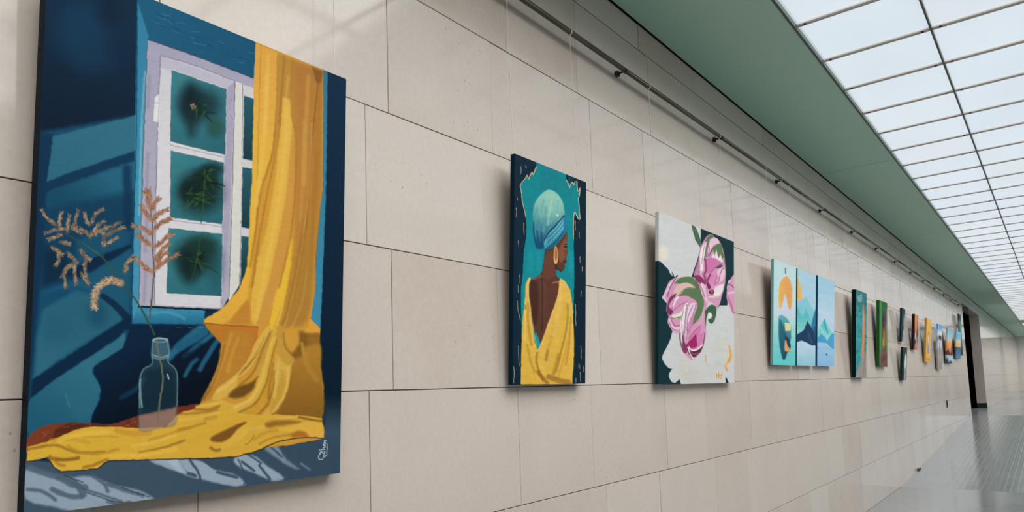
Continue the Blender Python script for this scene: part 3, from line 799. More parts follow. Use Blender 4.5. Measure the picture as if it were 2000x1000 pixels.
    for q, w_ in ((g(520, 30, 470, 150, 430, 250, 360, 320, 290, 380), 5), (g(560, 70, 520, 220, 500, 320, 440, 430, 340, 490), 5), (g(545, 250, 535, 360, 500, 450, 430, 520), 5), (g(645, 225, 640, 300, 615, 390, 570, 470, 490, 540), 6), (g(490, 60, 420, 190, 345, 275), 3), (g(600, 30, 610, 110, 660, 165), 5), (g(260, 100, 240, 200, 190, 330, 140, 410), 5)):
        S(q, (2, w_), (132, 90, 32), 5, 0.6)
    for q, w_ in ((g(505, 40, 450, 150, 400, 230, 330, 290, 220, 370), 6), (g(535, 60, 500, 200, 470, 310, 410, 410, 320, 455), 6), (g(570, 190, 560, 300, 545, 400), 5), (g(625, 225, 622, 300, 595, 400, 540, 480), 5)):
        S(q, (2, w_), (236, 196, 104), 5, 0.55)
    # cloth on the table
    CY = (222, 176, 60)
    P(f(100, 625, 200, 600, 300, 560, 380, 525, 480, 508, 620, 510, 730, 520, 900, 510, 950, 450, 1000, 420) + g(80, 470, 120, 440, 240, 415, 300, 480, 400, 500, 560, 500, 700, 505, 820, 520, 830, 632, 740, 628, 660, 633, 560, 655, 450, 705, 330, 740, 200, 748, 0, 752) + f(900, 695, 700, 700, 560, 705, 500, 750, 400, 760, 290, 768, 255, 745, 215, 685, 160, 700, 95, 710), CY, 1.4, False, grad=((150, 870), (600, 850), (216, 168, 60)))
    edge = f(95, 711, 160, 702, 215, 687, 255, 747, 290, 770, 400, 762, 500, 752, 560, 707, 700, 702, 900, 697) + g(0, 754, 200, 750, 330, 742, 450, 707, 560, 657, 660, 635, 740, 630, 830, 634)
    S(edge, 2.2, (40, 34, 34), 2, 0.85, False)
    for q, w_, co, al in (
        (f(100, 640, 250, 615, 330, 640, 400, 660, 540, 655), 5, (150, 106, 36), 0.8), (f(225, 690, 300, 700, 390, 690), 7, (138, 96, 32), 0.9), (f(230, 680, 270, 720, 310, 735), 5, (170, 124, 40), 0.8),
        (f(330, 620, 380, 650, 500, 665, 620, 640), 6, (190, 140, 46), 0.7), (f(240, 590, 350, 580, 450, 600), 9, (204, 156, 48), 0.7), (f(420, 570, 560, 565, 620, 570), 2.5, (186, 140, 52), 0.7),
        (f(420, 745, 480, 730, 560, 695), 5, (160, 108, 32), 0.8), (f(610, 530, 700, 550, 800, 545), 10, (206, 150, 56), 0.8), (f(740, 660, 860, 635, 1000, 590), 4, (150, 104, 36), 0.8),
        (f(800, 590, 900, 560, 1000, 520), 6, (190, 140, 50), 0.7), (f(700, 620, 820, 600, 950, 555), 7, (232, 190, 80), 0.7), (f(280, 590, 380, 560, 560, 540), 9, (234, 190, 76), 0.7), (f(540, 680, 720, 675, 950, 640), 9, (234, 188, 70), 0.7),
        (g(0, 495, 120, 490, 220, 470), 4, (160, 112, 40), 0.8), (g(90, 470, 170, 470, 230, 450), 5, (150, 104, 40), 0.8), (g(100, 455, 180, 440, 240, 430), 5, (226, 184, 84), 0.8), (g(0, 530, 120, 520, 230, 490), 6, (228, 184, 78), 0.7),
        (g(0, 585, 80, 570, 150, 545), 5, (176, 128, 44), 0.8), (g(50, 650, 160, 610, 260, 560, 350, 525), 9, (216, 166, 54), 0.7), (g(150, 525, 210, 510), 7, (186, 140, 56), 0.7)):
        S(q, w_, co, 5, al)
    P(g(185, 630, 300, 570, 385, 540, 330, 600, 265, 650, 195, 655), (128, 84, 30), 4)
    P(g(330, 590, 380, 560, 390, 600, 340, 650, 260, 690, 220, 690, 290, 640), (224, 178, 70), 4)
    S(g(180, 690, 210, 705, 230, 700), 6, (150, 104, 40), 4, 0.8); S(g(430, 620, 400, 660, 380, 670), 3, (170, 126, 46), 3, 0.7)
    P(g(380, 575, 480, 560, 560, 520, 640, 505, 690, 510, 620, 530, 520, 560, 440, 590), (222, 176, 78), 3)
    P(g(500, 545, 600, 530, 700, 540, 640, 555, 560, 565, 510, 575), (142, 96, 34), 5, a=0.85)
    P(g(560, 590, 660, 560, 760, 540, 820, 545, 828, 625, 740, 620, 640, 600), (226, 176, 70), 3)
    P(g(640, 610, 700, 590, 740, 622, 660, 630), (170, 106, 36), 5, a=0.9); S(g(430, 640, 500, 600, 560, 590), 6, (196, 148, 54), 5, 0.8); S(g(460, 670, 540, 630, 640, 615), 4, (176, 126, 42), 4, 0.7)
    S(g(690, 515, 760, 530, 820, 535), 4, (120, 84, 30), 4, 0.8)
    # ---- bottle
    P(f(818, 10, 905, 12, 912, 80, 905, 130, 950, 180, 962, 230, 960, 400, 950, 500, 860, 520, 740, 535, 738, 400, 745, 220, 770, 175, 812, 150, 815, 60), (70, 104, 116), 2, a=0.42)
    P(f(765, 240, 800, 180, 930, 190, 945, 260, 940, 395, 760, 425), (10, 38, 52), 10, a=0.65)
    P(f(738, 450, 955, 398, 955, 490, 860, 520, 740, 538), (186, 146, 128), 4, False, a=0.55)
    P(f(820, 20, 908, 20, 912, 110, 815, 120), (84, 126, 142), 3, a=0.55)
    for q in (f(818, 20, 815, 90, 812, 150, 770, 178, 748, 225, 742, 300, 742, 400), f(905, 20, 912, 90, 905, 135, 948, 180, 960, 240, 958, 390)): S(q, 2.2, (130, 162, 170), 2.5, 0.7)
    S(f(745, 240, 748, 330, 756, 395), 4, (150, 180, 186), 3, 0.7); S(f(905, 210, 912, 235), 3, (200, 214, 216), 2, 0.8)
    c.ell(*f(862, 12)[0], 15.5, 5, (168, 192, 198), 1.5); c.ell(*f(862, 14)[0], 12, 3, (60, 100, 116), 1.5)
    S(f(818, 95, 860, 112, 908, 100), 1.8, (170, 190, 192), 1.5, 0.8); S(f(818, 108, 860, 124, 908, 112), 1.5, (140, 166, 172), 1.5, 0.7)
    S(f(842, 10, 850, 80, 872, 180, 876, 260, 858, 370, 850, 485), 3.4, (116, 116, 92), 2, 0.85)
    # ---- dried grasses
    ST = (56, 84, 58)
    S(d(255, 370, 360, 430, 480, 520, 590, 660, 680, 780, 770, 950), (1.6, 3.6), ST, 1.2); S(d(742, 860, 765, 620, 760, 460, 755, 300, 735, 180), (3, 1.6), (84, 84, 70), 1.2)
    S(d(475, 505, 475, 430), 1.6, ST, 1); S(d(590, 650, 560, 640), 1.6, ST, 1); S(d(360, 430, 470, 500), 2, (90, 112, 92), 1.5, 0.5); S(d(400, 460, 405, 380), 1.4, ST, 1)
    def plume(pts, w_, cols, n=34, spread=0.5):
        q = spline(pts, False, 8)
        S(pts, (w_ * 0.75, w_ * 0.3), cols[0], w_ * 0.45, 0.6); n = int(n * 2.2)
        for k in range(n):
            i = rn.randrange(len(q) - 1); x, y = q[i]; dx, dy = q[i + 1] - q[i]
            an = math.atan2(dy, dx) + rn.choice([-1, 1]) * rn.uniform(0.3, 0.3 + spread)
            l = rn.uniform(0.35, 0.75) * w_
            S([(x, y), (x + math.cos(an) * l, y + math.sin(an) * l)], (2.0, 0.8), rn.choice(cols), 0.9, 0.8)
    PK = [(164, 118, 92), (188, 146, 118), (124, 86, 66), (148, 104, 80)]
    BR = [(130, 106, 84), (158, 134, 108), (88, 78, 70), (180, 158, 132), (108, 88, 70)]
    for q in (d(735, 215, 730, 160, 715, 130), d(740, 200, 742, 160, 738, 125), d(752, 235, 775, 195, 795, 172), d(745, 290, 715, 250, 698, 215), d(760, 295, 800, 255, 845, 235), d(765, 350, 810, 310, 860, 285), d(755, 375, 700, 340, 648, 325), d(755, 440, 710, 410, 675, 375), d(775, 450, 820, 410, 868, 375), d(778, 520, 810, 470, 850, 430), d(775, 575, 830, 530, 905, 492), d(755, 590, 710, 560, 655, 505), d(600, 590, 615, 540, 650, 500), d(790, 560, 800, 510, 840, 480)):
        plume(q, 13, PK if q[0][0] > 260 else BR, 44)
    for q in (d(200, 320, 150, 280, 122, 235), d(225, 335, 225, 300, 235, 250), d(270, 360, 268, 320, 280, 270), d(320, 350, 315, 300, 330, 240), d(395, 320, 375, 290, 370, 255), d(410, 310, 430, 260, 475, 230), d(405, 385, 440, 330, 480, 300), d(475, 440, 480, 380, 490, 330), d(480, 440, 530, 410, 555, 395), d(440, 360, 500, 340, 580, 300), d(500, 380, 550, 350, 595, 335), d(250, 345, 200, 350, 140, 370), d(235, 380, 200, 390, 165, 405), d(230, 420, 255, 425, 280, 430), d(350, 370, 310, 345, 300, 330), d(400, 390, 370, 360, 345, 345),
              d(180, 450, 215, 470, 240, 490), d(215, 480, 220, 520, 205, 555), d(270, 480, 300, 510, 325, 540), d(345, 465, 370, 500, 395, 520), d(375, 520, 370, 570, 385, 650), d(310, 550, 312, 600, 322, 660), d(270, 560, 250, 610, 262, 680), d(300, 545, 265, 570, 240, 620), d(430, 380, 440, 350, 470, 370), d(350, 600, 370, 630, 390, 655)):
        plume(q, 10, BR, 36)
    q = d(575, 655, 520, 640, 470, 660, 430, 710, 425, 795)
    S(q, (14, 12), (132, 108, 88), 5, 0.8); plume(q, 16, [(196, 170, 140), (166, 136, 108), (120, 96, 78), (210, 184, 150)], 110, 0.8)
    # left edge shade of the picture
    return c.grain(0.05)
# ---- woman in a turban seen from behind
def art_woman():
    c = Canvas([(1005.3, 299.9), (1144.8, 356.1), (1143.2, 748.9), (1000.8, 752.0)], 200, 460, (12, 37, 54), 0.5, 11)
    c.sf = 0.6
    P, S = c.poly, c.stroke
    a = tf(990, 290, 4.168); b = tf(990, 520, 4.168)
    P(a(60, 30, 245, 110, 235, 165, 160, 260, 110, 300, 140, 560, 155, 760, 130, 1000) + b(115, 300, 120, 960, 60, 960), (14, 42, 60), 6, False, a=0.6)
    TE = (20, 132, 142)
    left = a(240, 108, 238, 150, 225, 190, 215, 215, 205, 195, 190, 215, 178, 250, 165, 215, 150, 245, 125, 275, 110, 300, 118, 360, 125, 430, 140, 490, 155, 560, 160, 640, 158, 720, 140, 830, 130, 1000)
    right = a(550, 1000, 545, 740, 545, 560, 555, 518, 565, 545, 590, 572, 592, 520, 585, 400, 595, 360, 585, 340, 575, 345, 572, 272, 555, 285, 535, 275, 520, 290, 510, 320, 495, 270, 483, 250, 480, 205)
    P(left + b(115, 200, 120, 600, 540, 600, 545, 300) + right, TE, 0.8, False, grad=((1050, 330), (1060, 640), (16, 140, 150)))
    for x in (300, 350, 400, 520): S(a(x, 180, x - 10, 380), 10, (26, 118, 130), 8, 0.35)
    for x in (190, 260, 520): S(a(x, 850, x, 990), 10, (34, 158, 166), 8, 0.4)
    GO = (222, 184, 138)
    S(a(238, 150, 225, 190, 215, 215, 205, 195, 190, 215, 178, 250, 165, 218, 150, 245, 125, 275, 110, 300, 118, 360, 125, 430, 140, 490, 155, 560), (1.8, 1.0), GO, 0.8, 1, False)
    S(a(483, 255, 495, 270, 510, 322, 520, 290, 535, 275, 545, 295, 555, 270, 572, 268, 575, 345, 585, 345, 595, 320, 590, 390, 583, 400, 595, 570, 588, 578, 565, 545, 555, 518, 545, 530, 543, 640, 543, 735), 1.3, (214, 196, 160), 0.8, 1, False)
    for q in (a(112, 145, 116, 175, 110, 210), a(152, 135, 156, 160), a(84, 395, 86, 420), a(76, 485, 80, 560), a(136, 610, 140, 700), a(94, 750, 98, 800), b(106, 70, 106, 140), b(92, 155, 94, 210), b(85, 280, 90, 350, 110, 435), b(94, 650, 98, 780, 100, 810), b(56, 815, 60, 880, 52, 950), a(556, 590, 560, 660), a(588, 680, 590, 730), a(594, 880, 596, 930), a(615, 965, 616, 995), b(605, 200, 605, 250), b(560, 310, 562, 480), b(604, 650, 604, 750), b(625, 810, 626, 860), b(598, 860, 600, 940), b(562, 910, 562, 945), b(615, 0, 616, 40)):
        S(q, 1.0, (208, 184, 146), 0.8, 0.85)
    c.ell(*b(590, 815)[0], 2.6, 6, (110, 98, 70), 2, 0.8)
    # neck, face and back
    SK = (92, 56, 44)
    P(a(310, 830, 400, 790, 490, 676, 495, 720, 490, 765, 488, 800, 497, 850, 486, 880, 480, 905, 488, 925, 470, 945, 474, 965, 460, 996, 435, 1000, 412, 978, 400, 985) + b(398, 70, 430, 105, 440, 130, 420, 240, 360, 400, 285, 620, 262, 640, 225, 540, 190, 400, 172, 220, 178, 120, 215, 100, 270, 70, 292, 20), SK, 0.8, False)
    P(a(420, 820, 470, 740, 488, 700, 490, 760, 485, 820, 490, 860, 470, 900, 440, 930, 425, 900), (142, 88, 62), 4, a=0.8)
    P(a(320, 860, 380, 850, 385, 960, 400, 990) + b(390, 70, 340, 110, 290, 70), (112, 68, 52), 6, a=0.7)
    P(b(190, 140, 240, 130, 260, 260, 240, 480, 200, 400), (70, 42, 36), 5, a=0.9); P(b(270, 120, 320, 140, 320, 300, 290, 460, 270, 300), (110, 70, 54), 7, a=0.6); P(b(340, 160, 420, 140, 400, 250, 340, 400, 310, 420), (96, 58, 46), 6, a=0.7)
    S(b(288, 100, 290, 300, 285, 520), 3, (66, 40, 34), 4, 0.8); S(b(380, 135, 425, 125), 3, (168, 116, 96), 3, 0.8); S(b(215, 105, 280, 80), 3, (150, 100, 74), 3, 0.6)
    S(a(470, 800, 490, 796), 2.2, (34, 22, 24), 1.2); S(a(468, 782, 492, 778), 1.4, (40, 26, 24), 1.2, 0.8); S(a(462, 922, 484, 912), 1.6, (70, 34, 34), 1); S(a(455, 940, 478, 936), 1.6, (120, 60, 56), 1.2); S(a(470, 830, 478, 850, 472, 872), 1.5, (80, 48, 40), 1.5, 0.7)
    S(a(405, 975, 440, 1000), 2.5, (54, 32, 28), 2, 0.8); S(a(395, 900, 402, 985), 2.5, (60, 36, 30), 2.5, 0.8)
    # earring
    c.ell(*a(399, 870)[0], 4.4, 17.5, (214, 164, 100), 1); c.ell(*a(401, 862)[0], 2.4, 13, (150, 96, 62), 1.5, 0.8); S(a(388, 900, 400, 938, 412, 900), 1.8, (236, 196, 130), 1, 0.8)
    # turban
    TUR = a(335, 338, 400, 358, 448, 420, 468, 500, 466, 555, 400, 620, 345, 680, 305, 745, 292, 812, 250, 818, 226, 770, 212, 650, 210, 540, 225, 455, 270, 382)
    P(TUR, (140, 198, 184), 1, grad=(a(350, 400)[0], a(245, 790)[0], (24, 88, 122)))
    for q in (a(216, 600, 222, 700, 246, 800), a(245, 620, 250, 720, 270, 800), a(280, 680, 282, 760, 285, 805)): S(q, (2, 4.5), (16, 70, 106), 4, 0.75)
    for q in (a(232, 640, 238, 720), a(262, 610, 268, 700), a(300, 600, 296, 680)): S(q, 2, (70, 158, 176), 3, 0.7)
    P(a(240, 430, 330, 350, 420, 400, 455, 500, 400, 560, 300, 560, 240, 540), (150, 202, 180), 12, a=0.5)
    for q, co in ((a(300, 420, 280, 520, 285, 600), (96, 176, 176)), (a(370, 400, 350, 500, 330, 620), (170, 212, 190)), (a(420, 440, 400, 520, 350, 610), (110, 186, 184)), (a(250, 480, 236, 580, 250, 660), (80, 164, 172)), (a(320, 480, 310, 600, 300, 680), (84, 164, 172))): S(q, 4, co, 5, 0.6)
    c.ell(*a(412, 545)[0], 2, 2, (220, 236, 226), 1.5, 0.9)
    P(a(468, 545, 492, 622, 492, 670, 440, 740, 385, 795, 310, 832, 298, 790, 325, 705, 395, 632, 440, 585), (36, 128, 156), 1, grad=(a(470, 580)[0], a(320, 800)[0], (22, 96, 130)))
    for k in range(6):
        o = k * 24
        S(a(462, 560 + o * 0.85, 400, 645 + o * 0.75, 330, 715 + o * 0.7, 306, 775 + o * 0.35), (2.0, 1.2), (136, 208, 214) if k % 2 == 0 else (70, 168, 186), 1.2, 0.9)
        S(a(466, 572 + o * 0.85, 404, 657 + o * 0.75, 334, 727 + o * 0.7, 308, 785 + o * 0.35), (1.0, 1.2), (12, 62, 92), 1.0, 0.8)
    S(a(466, 548, 400, 622, 345, 680, 305, 745), 3, (14, 70, 104), 2.5, 0.9)
    # dress
    YE = (226, 184, 82)
    P(b(196, 88, 178, 95, 152, 150, 150, 260, 128, 440, 120, 620, 112, 960, 530, 965, 546, 720, 545, 500, 536, 320, 515, 190, 475, 125, 440, 100, 430, 102, 428, 150, 405, 270, 345, 440, 285, 612, 250, 686, 222, 600, 202, 450, 182, 260, 180, 150), YE, 0.8, False, grad=(b(480, 200)[0], b(300, 940)[0], (224, 180, 70)))
    P(b(236, 530, 262, 600, 275, 632, 250, 680, 232, 600), (24, 150, 160), 1, False)
    for q, w_, co, al in ((b(175, 300, 170, 420, 185, 560, 200, 640), 4, (176, 128, 48), 0.8), (b(150, 260, 150, 420, 150, 600), 3, (236, 206, 120), 0.8), (b(165, 640, 190, 760, 225, 860), 5, (190, 140, 50), 0.8), (b(250, 700, 240, 780, 290, 930), 4, (150, 100, 36), 0.8), (b(320, 760, 345, 640, 400, 460), 6, (206, 150, 62), 0.7), (b(440, 150, 430, 300, 380, 560), 7, (236, 194, 104), 0.7), (b(470, 300, 470, 480, 420, 760), 10, (216, 176, 62), 0.7),
                          (b(495, 310, 490, 480, 440, 700, 400, 860), 3, (150, 104, 38), 0.8), (b(520, 420, 510, 600, 480, 800), 3, (176, 124, 46), 0.8), (b(500, 600, 460, 760, 420, 900), 4, (206, 144, 62), 0.7), (b(530, 480, 535, 700, 525, 940), 6, (236, 190, 90), 0.7), (b(430, 120, 415, 260, 350, 440, 290, 610, 252, 690), 2.5, (236, 184, 120), 0.9), (b(188, 110, 170, 190, 185, 300, 215, 520, 248, 690), 2.2, (240, 210, 130), 0.9), (b(340, 900, 420, 930, 500, 945), 10, (130, 88, 34), 0.7), (b(255, 860, 300, 920, 330, 950), 7, (138, 92, 36), 0.8), (b(330, 690, 320, 760), 5, (150, 112, 50), 0.8), (b(420, 720, 380, 880), 6, (168, 120, 46), 0.7), (b(300, 700, 280, 800, 310, 880), 8, (232, 186, 84), 0.6), (b(150, 320, 152, 345), 3, (120, 84, 40), 0.8)):
        S(q, w_, co, 5.5, al * 0.8)
    return c.grain(0.08)

# ---- white and pink peonies
def art_peony():
    c = Canvas([(1286.6, 413.3), (1433.3, 472.5), (1434.3, 747.2), (1285.8, 751.5)], 210, 420, (208, 210, 210), 0.5, 21)
    c.sf = 0.6
    P, S = c.poly, c.stroke
    a = tf(1270, 400, 5.553); b = tf(1270, 570, 5.265)
    DK = (17, 50, 57)
    c.ell(*a(140, 520)[0], 10, 14, (236, 228, 206), 12, 0.7)
    P(a(85, 605, 110, 615, 150, 655, 190, 690, 215, 740, 240, 775, 275, 788, 200, 860, 150, 960) + b(120, 60, 170, 120, 165, 190, 190, 250, 180, 310, 230, 400, 212, 480, 160, 590, 125, 655, 124, 690, 150, 740, 190, 785, 228, 792, 196, 830, 190, 870, 218, 925, 245, 938, 262, 935, 300, 895, 318, 955, 70, 955), DK, 0.9, False)
    P(a(545, 255, 930, 400, 920, 770, 850, 820, 830, 900, 830, 1000) + b(800, 60, 790, 140, 720, 140, 690, 170) + a(700, 900, 560, 600, 548, 400, 548, 330), DK, 0.9, False)
    P(a(530, 540, 545, 580, 490, 790, 450, 785, 475, 700), DK, 1, False)
    P(a(448, 220, 485, 235, 520, 310, 550, 385, 545, 470, 520, 430, 485, 370, 462, 290), (66, 98, 78), 1, False); S(a(468, 240, 500, 320, 540, 420), 1.5, (96, 124, 100), 1, 0.8)
    P(b(770, 895, 785, 880, 812, 945, 780, 948), DK, 0.8, False)
    P(a(235, 720, 250, 745, 262, 790, 245, 790), DK, 0.8, False); P(a(272, 780, 295, 758, 302, 768, 285, 790), DK, 0.8, False)
    PK, PL, MG, WH, GR = (214, 154, 186), (232, 196, 214), (150, 64, 112), (240, 230, 232), (92, 122, 82)
    # third flower at the right edge
    P(a(920, 740, 880, 790, 850, 850, 828, 940) + b(785, 60, 800, 120, 830, 190, 858, 250, 870, 60), PK, 1, False); S(a(850, 860, 890, 880, 905, 900), 2, MG, 1.2); S(b(800, 60, 830, 130, 855, 210), 3, (190, 110, 150), 2); S(a(850, 960, 905, 950), 4, PL, 3)
    # upper flower
    P(a(640, 322, 690, 345, 745, 385, 785, 470, 808, 580, 818, 720, 812, 850, 785, 960) + b(720, 110, 690, 165, 650, 125, 600, 100, 565, 185) + a(560, 950, 520, 880, 478, 780, 490, 700, 530, 560, 548, 460, 580, 390), PK, 0.9)
    P(a(600, 400, 650, 325, 690, 335, 650, 400, 620, 470, 590, 600, 570, 560), (92, 124, 84), 2)
    P(a(545, 500, 580, 430, 610, 400, 600, 480, 580, 600, 570, 720, 545, 740, 540, 600), WH, 2)
    P(a(650, 370, 720, 365, 745, 420, 690, 440, 640, 540, 625, 500, 640, 420), PL, 2); 
    P(a(640, 560, 660, 480, 720, 425, 770, 420, 800, 560, 780, 600, 760, 530, 740, 580, 715, 480, 690, 560, 680, 490), GR, 1.5, False)
    P(a(700, 570, 715, 490, 740, 580, 765, 540, 790, 620, 740, 620), WH, 1.5, False, a=0.9); P(a(660, 580, 690, 520, 700, 580), WH, 1.5, False, a=0.9)
    P(a(610, 590, 690, 575, 780, 640, 700, 690, 640, 750, 600, 700), (206, 118, 172), 2); P(a(700, 690, 750, 650, 795, 660, 760, 690), (70, 90, 76), 1.5, False)
    P(a(480, 780, 530, 760, 600, 840, 590, 870, 540, 860, 500, 820), (134, 52, 96), 2); P(a(500, 700, 530, 600, 540, 720, 510, 760), (196, 130, 172), 2)
    S(a(600, 590, 605, 700, 590, 760, 600, 850), 4, (156, 72, 122), 2.5); S(a(620, 430, 610, 560), 2.5, (176, 100, 146), 2); S(a(650, 760, 620, 830, 640, 900), 4, MG, 2)
    P(a(740, 700, 805, 690, 800, 800, 750, 840, 700, 860, 720, 780), PL, 3); P(a(700, 900, 780, 860, 800, 880, 760, 980, 690, 990), WH, 3, a=0.9)
    P(a(650, 780, 720, 740, 740, 800, 690, 860, 640, 850), (216, 140, 184), 2)
    c.ell(*a(665, 945)[0], 5, 4.5, (96, 30, 66), 1.2); c.ell(*a(668, 940)[0], 2.4, 2, (190, 110, 150), 1); P(a(610, 860, 640, 850, 655, 900, 630, 915), (118, 40, 84), 1.5)
    P(a(545, 850, 590, 870, 610, 1000) + b(600, 90, 580, 110, 560, 60), PL, 2); S(a(640, 1000, 740, 995), 3, (206, 214, 190), 1.5)
    S(a(800, 560, 818, 720, 812, 850, 785, 960), 1.6, (110, 120, 96), 1.2, 0.8); S(a(760, 740, 780, 700, 800, 690), 2, (184, 100, 150), 1.5); S(a(690, 870, 740, 830, 760, 740), 2, (184, 100, 150), 1.5)
    # leaf knot
    P(b(560, 200, 600, 150, 640, 130, 685, 170, 670, 260, 650, 315, 620, 325, 595, 290, 630, 270, 635, 230, 600, 215, 575, 300, 570, 400, 545, 420, 540, 300), (62, 98, 70), 1.2); c.ell(*b(610, 245)[0], 3.6, 5.5, (226, 230, 228), 1.2)
    # lower flower
    P(a(300, 790, 370, 780, 450, 790, 500, 830, 550, 950) + b(552, 80, 562, 200, 565, 330, 575, 410, 560, 500, 540, 570, 495, 650, 440, 700, 405, 690, 340, 625, 310, 540, 300, 425, 265, 425, 225, 400, 180, 315, 192, 262, 168, 190, 172, 110, 140, 50) + a(150, 960, 200, 840, 250, 800), PK, 0.9)
    P(a(260, 860, 310, 800, 400, 780, 470, 795, 520, 860, 550, 960) + b(555, 100, 530, 220, 480, 300, 420, 360, 390, 430, 430, 300, 470, 200, 480, 110, 400, 50, 320, 40) + a(300, 1000, 380, 900, 300, 850), GR, 1.6)
    P(a(300, 870, 400, 840, 500, 900, 380, 910, 300, 990, 250, 960), (220, 186, 180), 3); P(a(290, 800, 240, 860, 180, 960, 160, 1000, 150, 980, 210, 850), PL, 2)
    S(a(270, 800, 215, 900, 190, 1000), 2, (180, 100, 146), 1.5); P(a(230, 990, 280, 960, 270, 1000) + b(240, 60, 190, 150, 240, 200, 200, 240, 170, 190, 190, 80, 240, 10), (122, 50, 92), 1.5)
    P(b(220, 150, 300, 50, 400, 45, 380, 90, 300, 140, 240, 190), (214, 150, 188), 2); P(b(230, 160, 270, 90, 300, 50, 260, 60), WH, 1.5)
    P(b(220, 240, 300, 220, 340, 180, 330, 260, 260, 272), (226, 232, 214), 1.5); P(b(260, 262, 320, 250, 330, 200, 345, 190, 320, 270), (110, 136, 92), 1.5)
    P(b(185, 300, 215, 280, 250, 350, 305, 340, 300, 395, 240, 385), (232, 190, 214), 2); S(b(215, 290, 255, 350, 305, 345), 2.2, (176, 92, 140), 1.5)
    P(b(340, 170, 385, 110, 370, 240, 350, 420, 330, 460, 320, 300), WH, 1.5); P(b(390, 150, 470, 120, 440, 220, 400, 330, 370, 480, 360, 400), (232, 206, 222), 1.5)
    S(b(375, 130, 355, 300, 340, 450), 1.6, (150, 120, 150), 1.2); S(b(440, 140, 390, 260, 375, 400), 1.6, (180, 120, 160), 1.2)
    P(b(420, 300, 450, 250, 440, 330, 400, 420, 385, 400), (212, 128, 176), 2)
    P(b(400, 480, 450, 410, 510, 350, 520, 400, 480, 470, 440, 530, 400, 540), (214, 124, 176), 2); P(b(390, 520, 430, 480, 470, 440, 480, 560, 420, 580), (166, 38, 100), 2)
    P(b(480, 470, 540, 420, 550, 480, 520, 550, 485, 550), (214, 130, 182), 2); P(b(335, 440, 350, 500, 370, 560, 360, 630, 335, 610, 325, 520), (118, 56, 96), 1.5); P(b(360, 560, 395, 520, 390, 570, 375, 625, 355, 625), (150, 50, 100), 1.5)
    P(b(380, 570, 430, 590, 480, 600, 540, 540, 520, 620, 470, 660, 430, 680, 395, 640), (96, 40, 66), 1.2); S(b(385, 570, 430, 600, 490, 590, 545, 540), 2.6, (236, 232, 222), 1.2); S(b(392, 590, 415, 650, 445, 690), 2.2, (236, 226, 222), 1.2); S(b(420, 605, 440, 640, 500, 630), 1.6, (150, 100, 120), 1.2)
    S(b(305, 420, 315, 540, 345, 620), 1.8, (70, 90, 70), 1.2); S(b(315, 300, 320, 420, 330, 520), 2.0, (236, 232, 230), 1.2); S(b(560, 420, 548, 530, 520, 620), 1.6, (84, 70, 80), 1.2); S(b(545, 190, 530, 300, 480, 330), 1.2, (190, 206, 180), 1.0)
    for q in (a(640, 330, 600, 400, 575, 520, 560, 640), a(620, 430, 640, 480, 625, 560), a(690, 445, 650, 510, 636, 565), a(700, 690, 660, 740, 640, 790), a(780, 640, 720, 680, 700, 690), a(545, 470, 520, 600, 482, 780), a(600, 700, 615, 760, 600, 850), a(560, 720, 580, 770, 600, 800), a(500, 850, 560, 910, 590, 1000), a(720, 780, 705, 850)): S(q, 1.0, (120, 50, 92), 0.9, 0.75)
    for q in (b(240, 190, 300, 140, 385, 95), b(345, 180, 325, 300, 335, 450), b(388, 120, 372, 250, 352, 430), b(470, 125, 440, 230, 392, 340, 372, 480), b(230, 160, 200, 200), b(400, 480, 450, 410, 515, 350), b(470, 440, 482, 560), b(190, 300, 230, 380, 300, 395), b(180, 250, 215, 270, 260, 272), b(300, 430, 312, 540, 345, 622)): S(q, 1.0, (112, 52, 90), 0.9, 0.75)
    for q in (a(280, 800, 235, 870, 180, 985), a(300, 850, 400, 838, 510, 905), a(300, 985, 390, 905, 510, 905), a(500, 830, 552, 950)): S(q, 1.0, (58, 78, 60), 0.9, 0.7)
    # white petals shading and gold
    for x, y, rx, ry, co in ((350, 800, 12, 20, (232, 226, 202)), (270, 560, 8, 14, (236, 232, 222)), (740, 560, 16, 20, (232, 226, 204)), (450, 850, 20, 14, (226, 218, 196)), (690, 740, 6, 4, (196, 196, 200)), (600, 700, 10, 30, (234, 232, 226))): c.ell(*b(x, y)[0], rx, ry, tuple(0.9 * v for v in co), 18, 0.35)
    S(b(810, 555, 828, 640, 810, 720), (3.5, 5), (222, 172, 92), 3, 0.95); S(b(812, 700, 775, 770, 795, 810), (5, 3), (222, 168, 86), 3, 0.95); S(b(572, 650, 574, 715), 2.4, (224, 178, 110), 2, 0.9); S(b(800, 620, 785, 760), 2, (240, 206, 140), 3, 0.7)
    for q in (b(680, 840, 682, 890), b(690, 850, 700, 880), b(702, 820, 706, 890), b(716, 850, 722, 895), b(734, 845, 736, 885), b(678, 865, 738, 862)): S(q, 1.8, (218, 160, 84), 1.2, 0.9)
    S(b(320, 945, 330, 800), 2, (214, 208, 190), 4, 0.6)
    return c.grain(0.05)

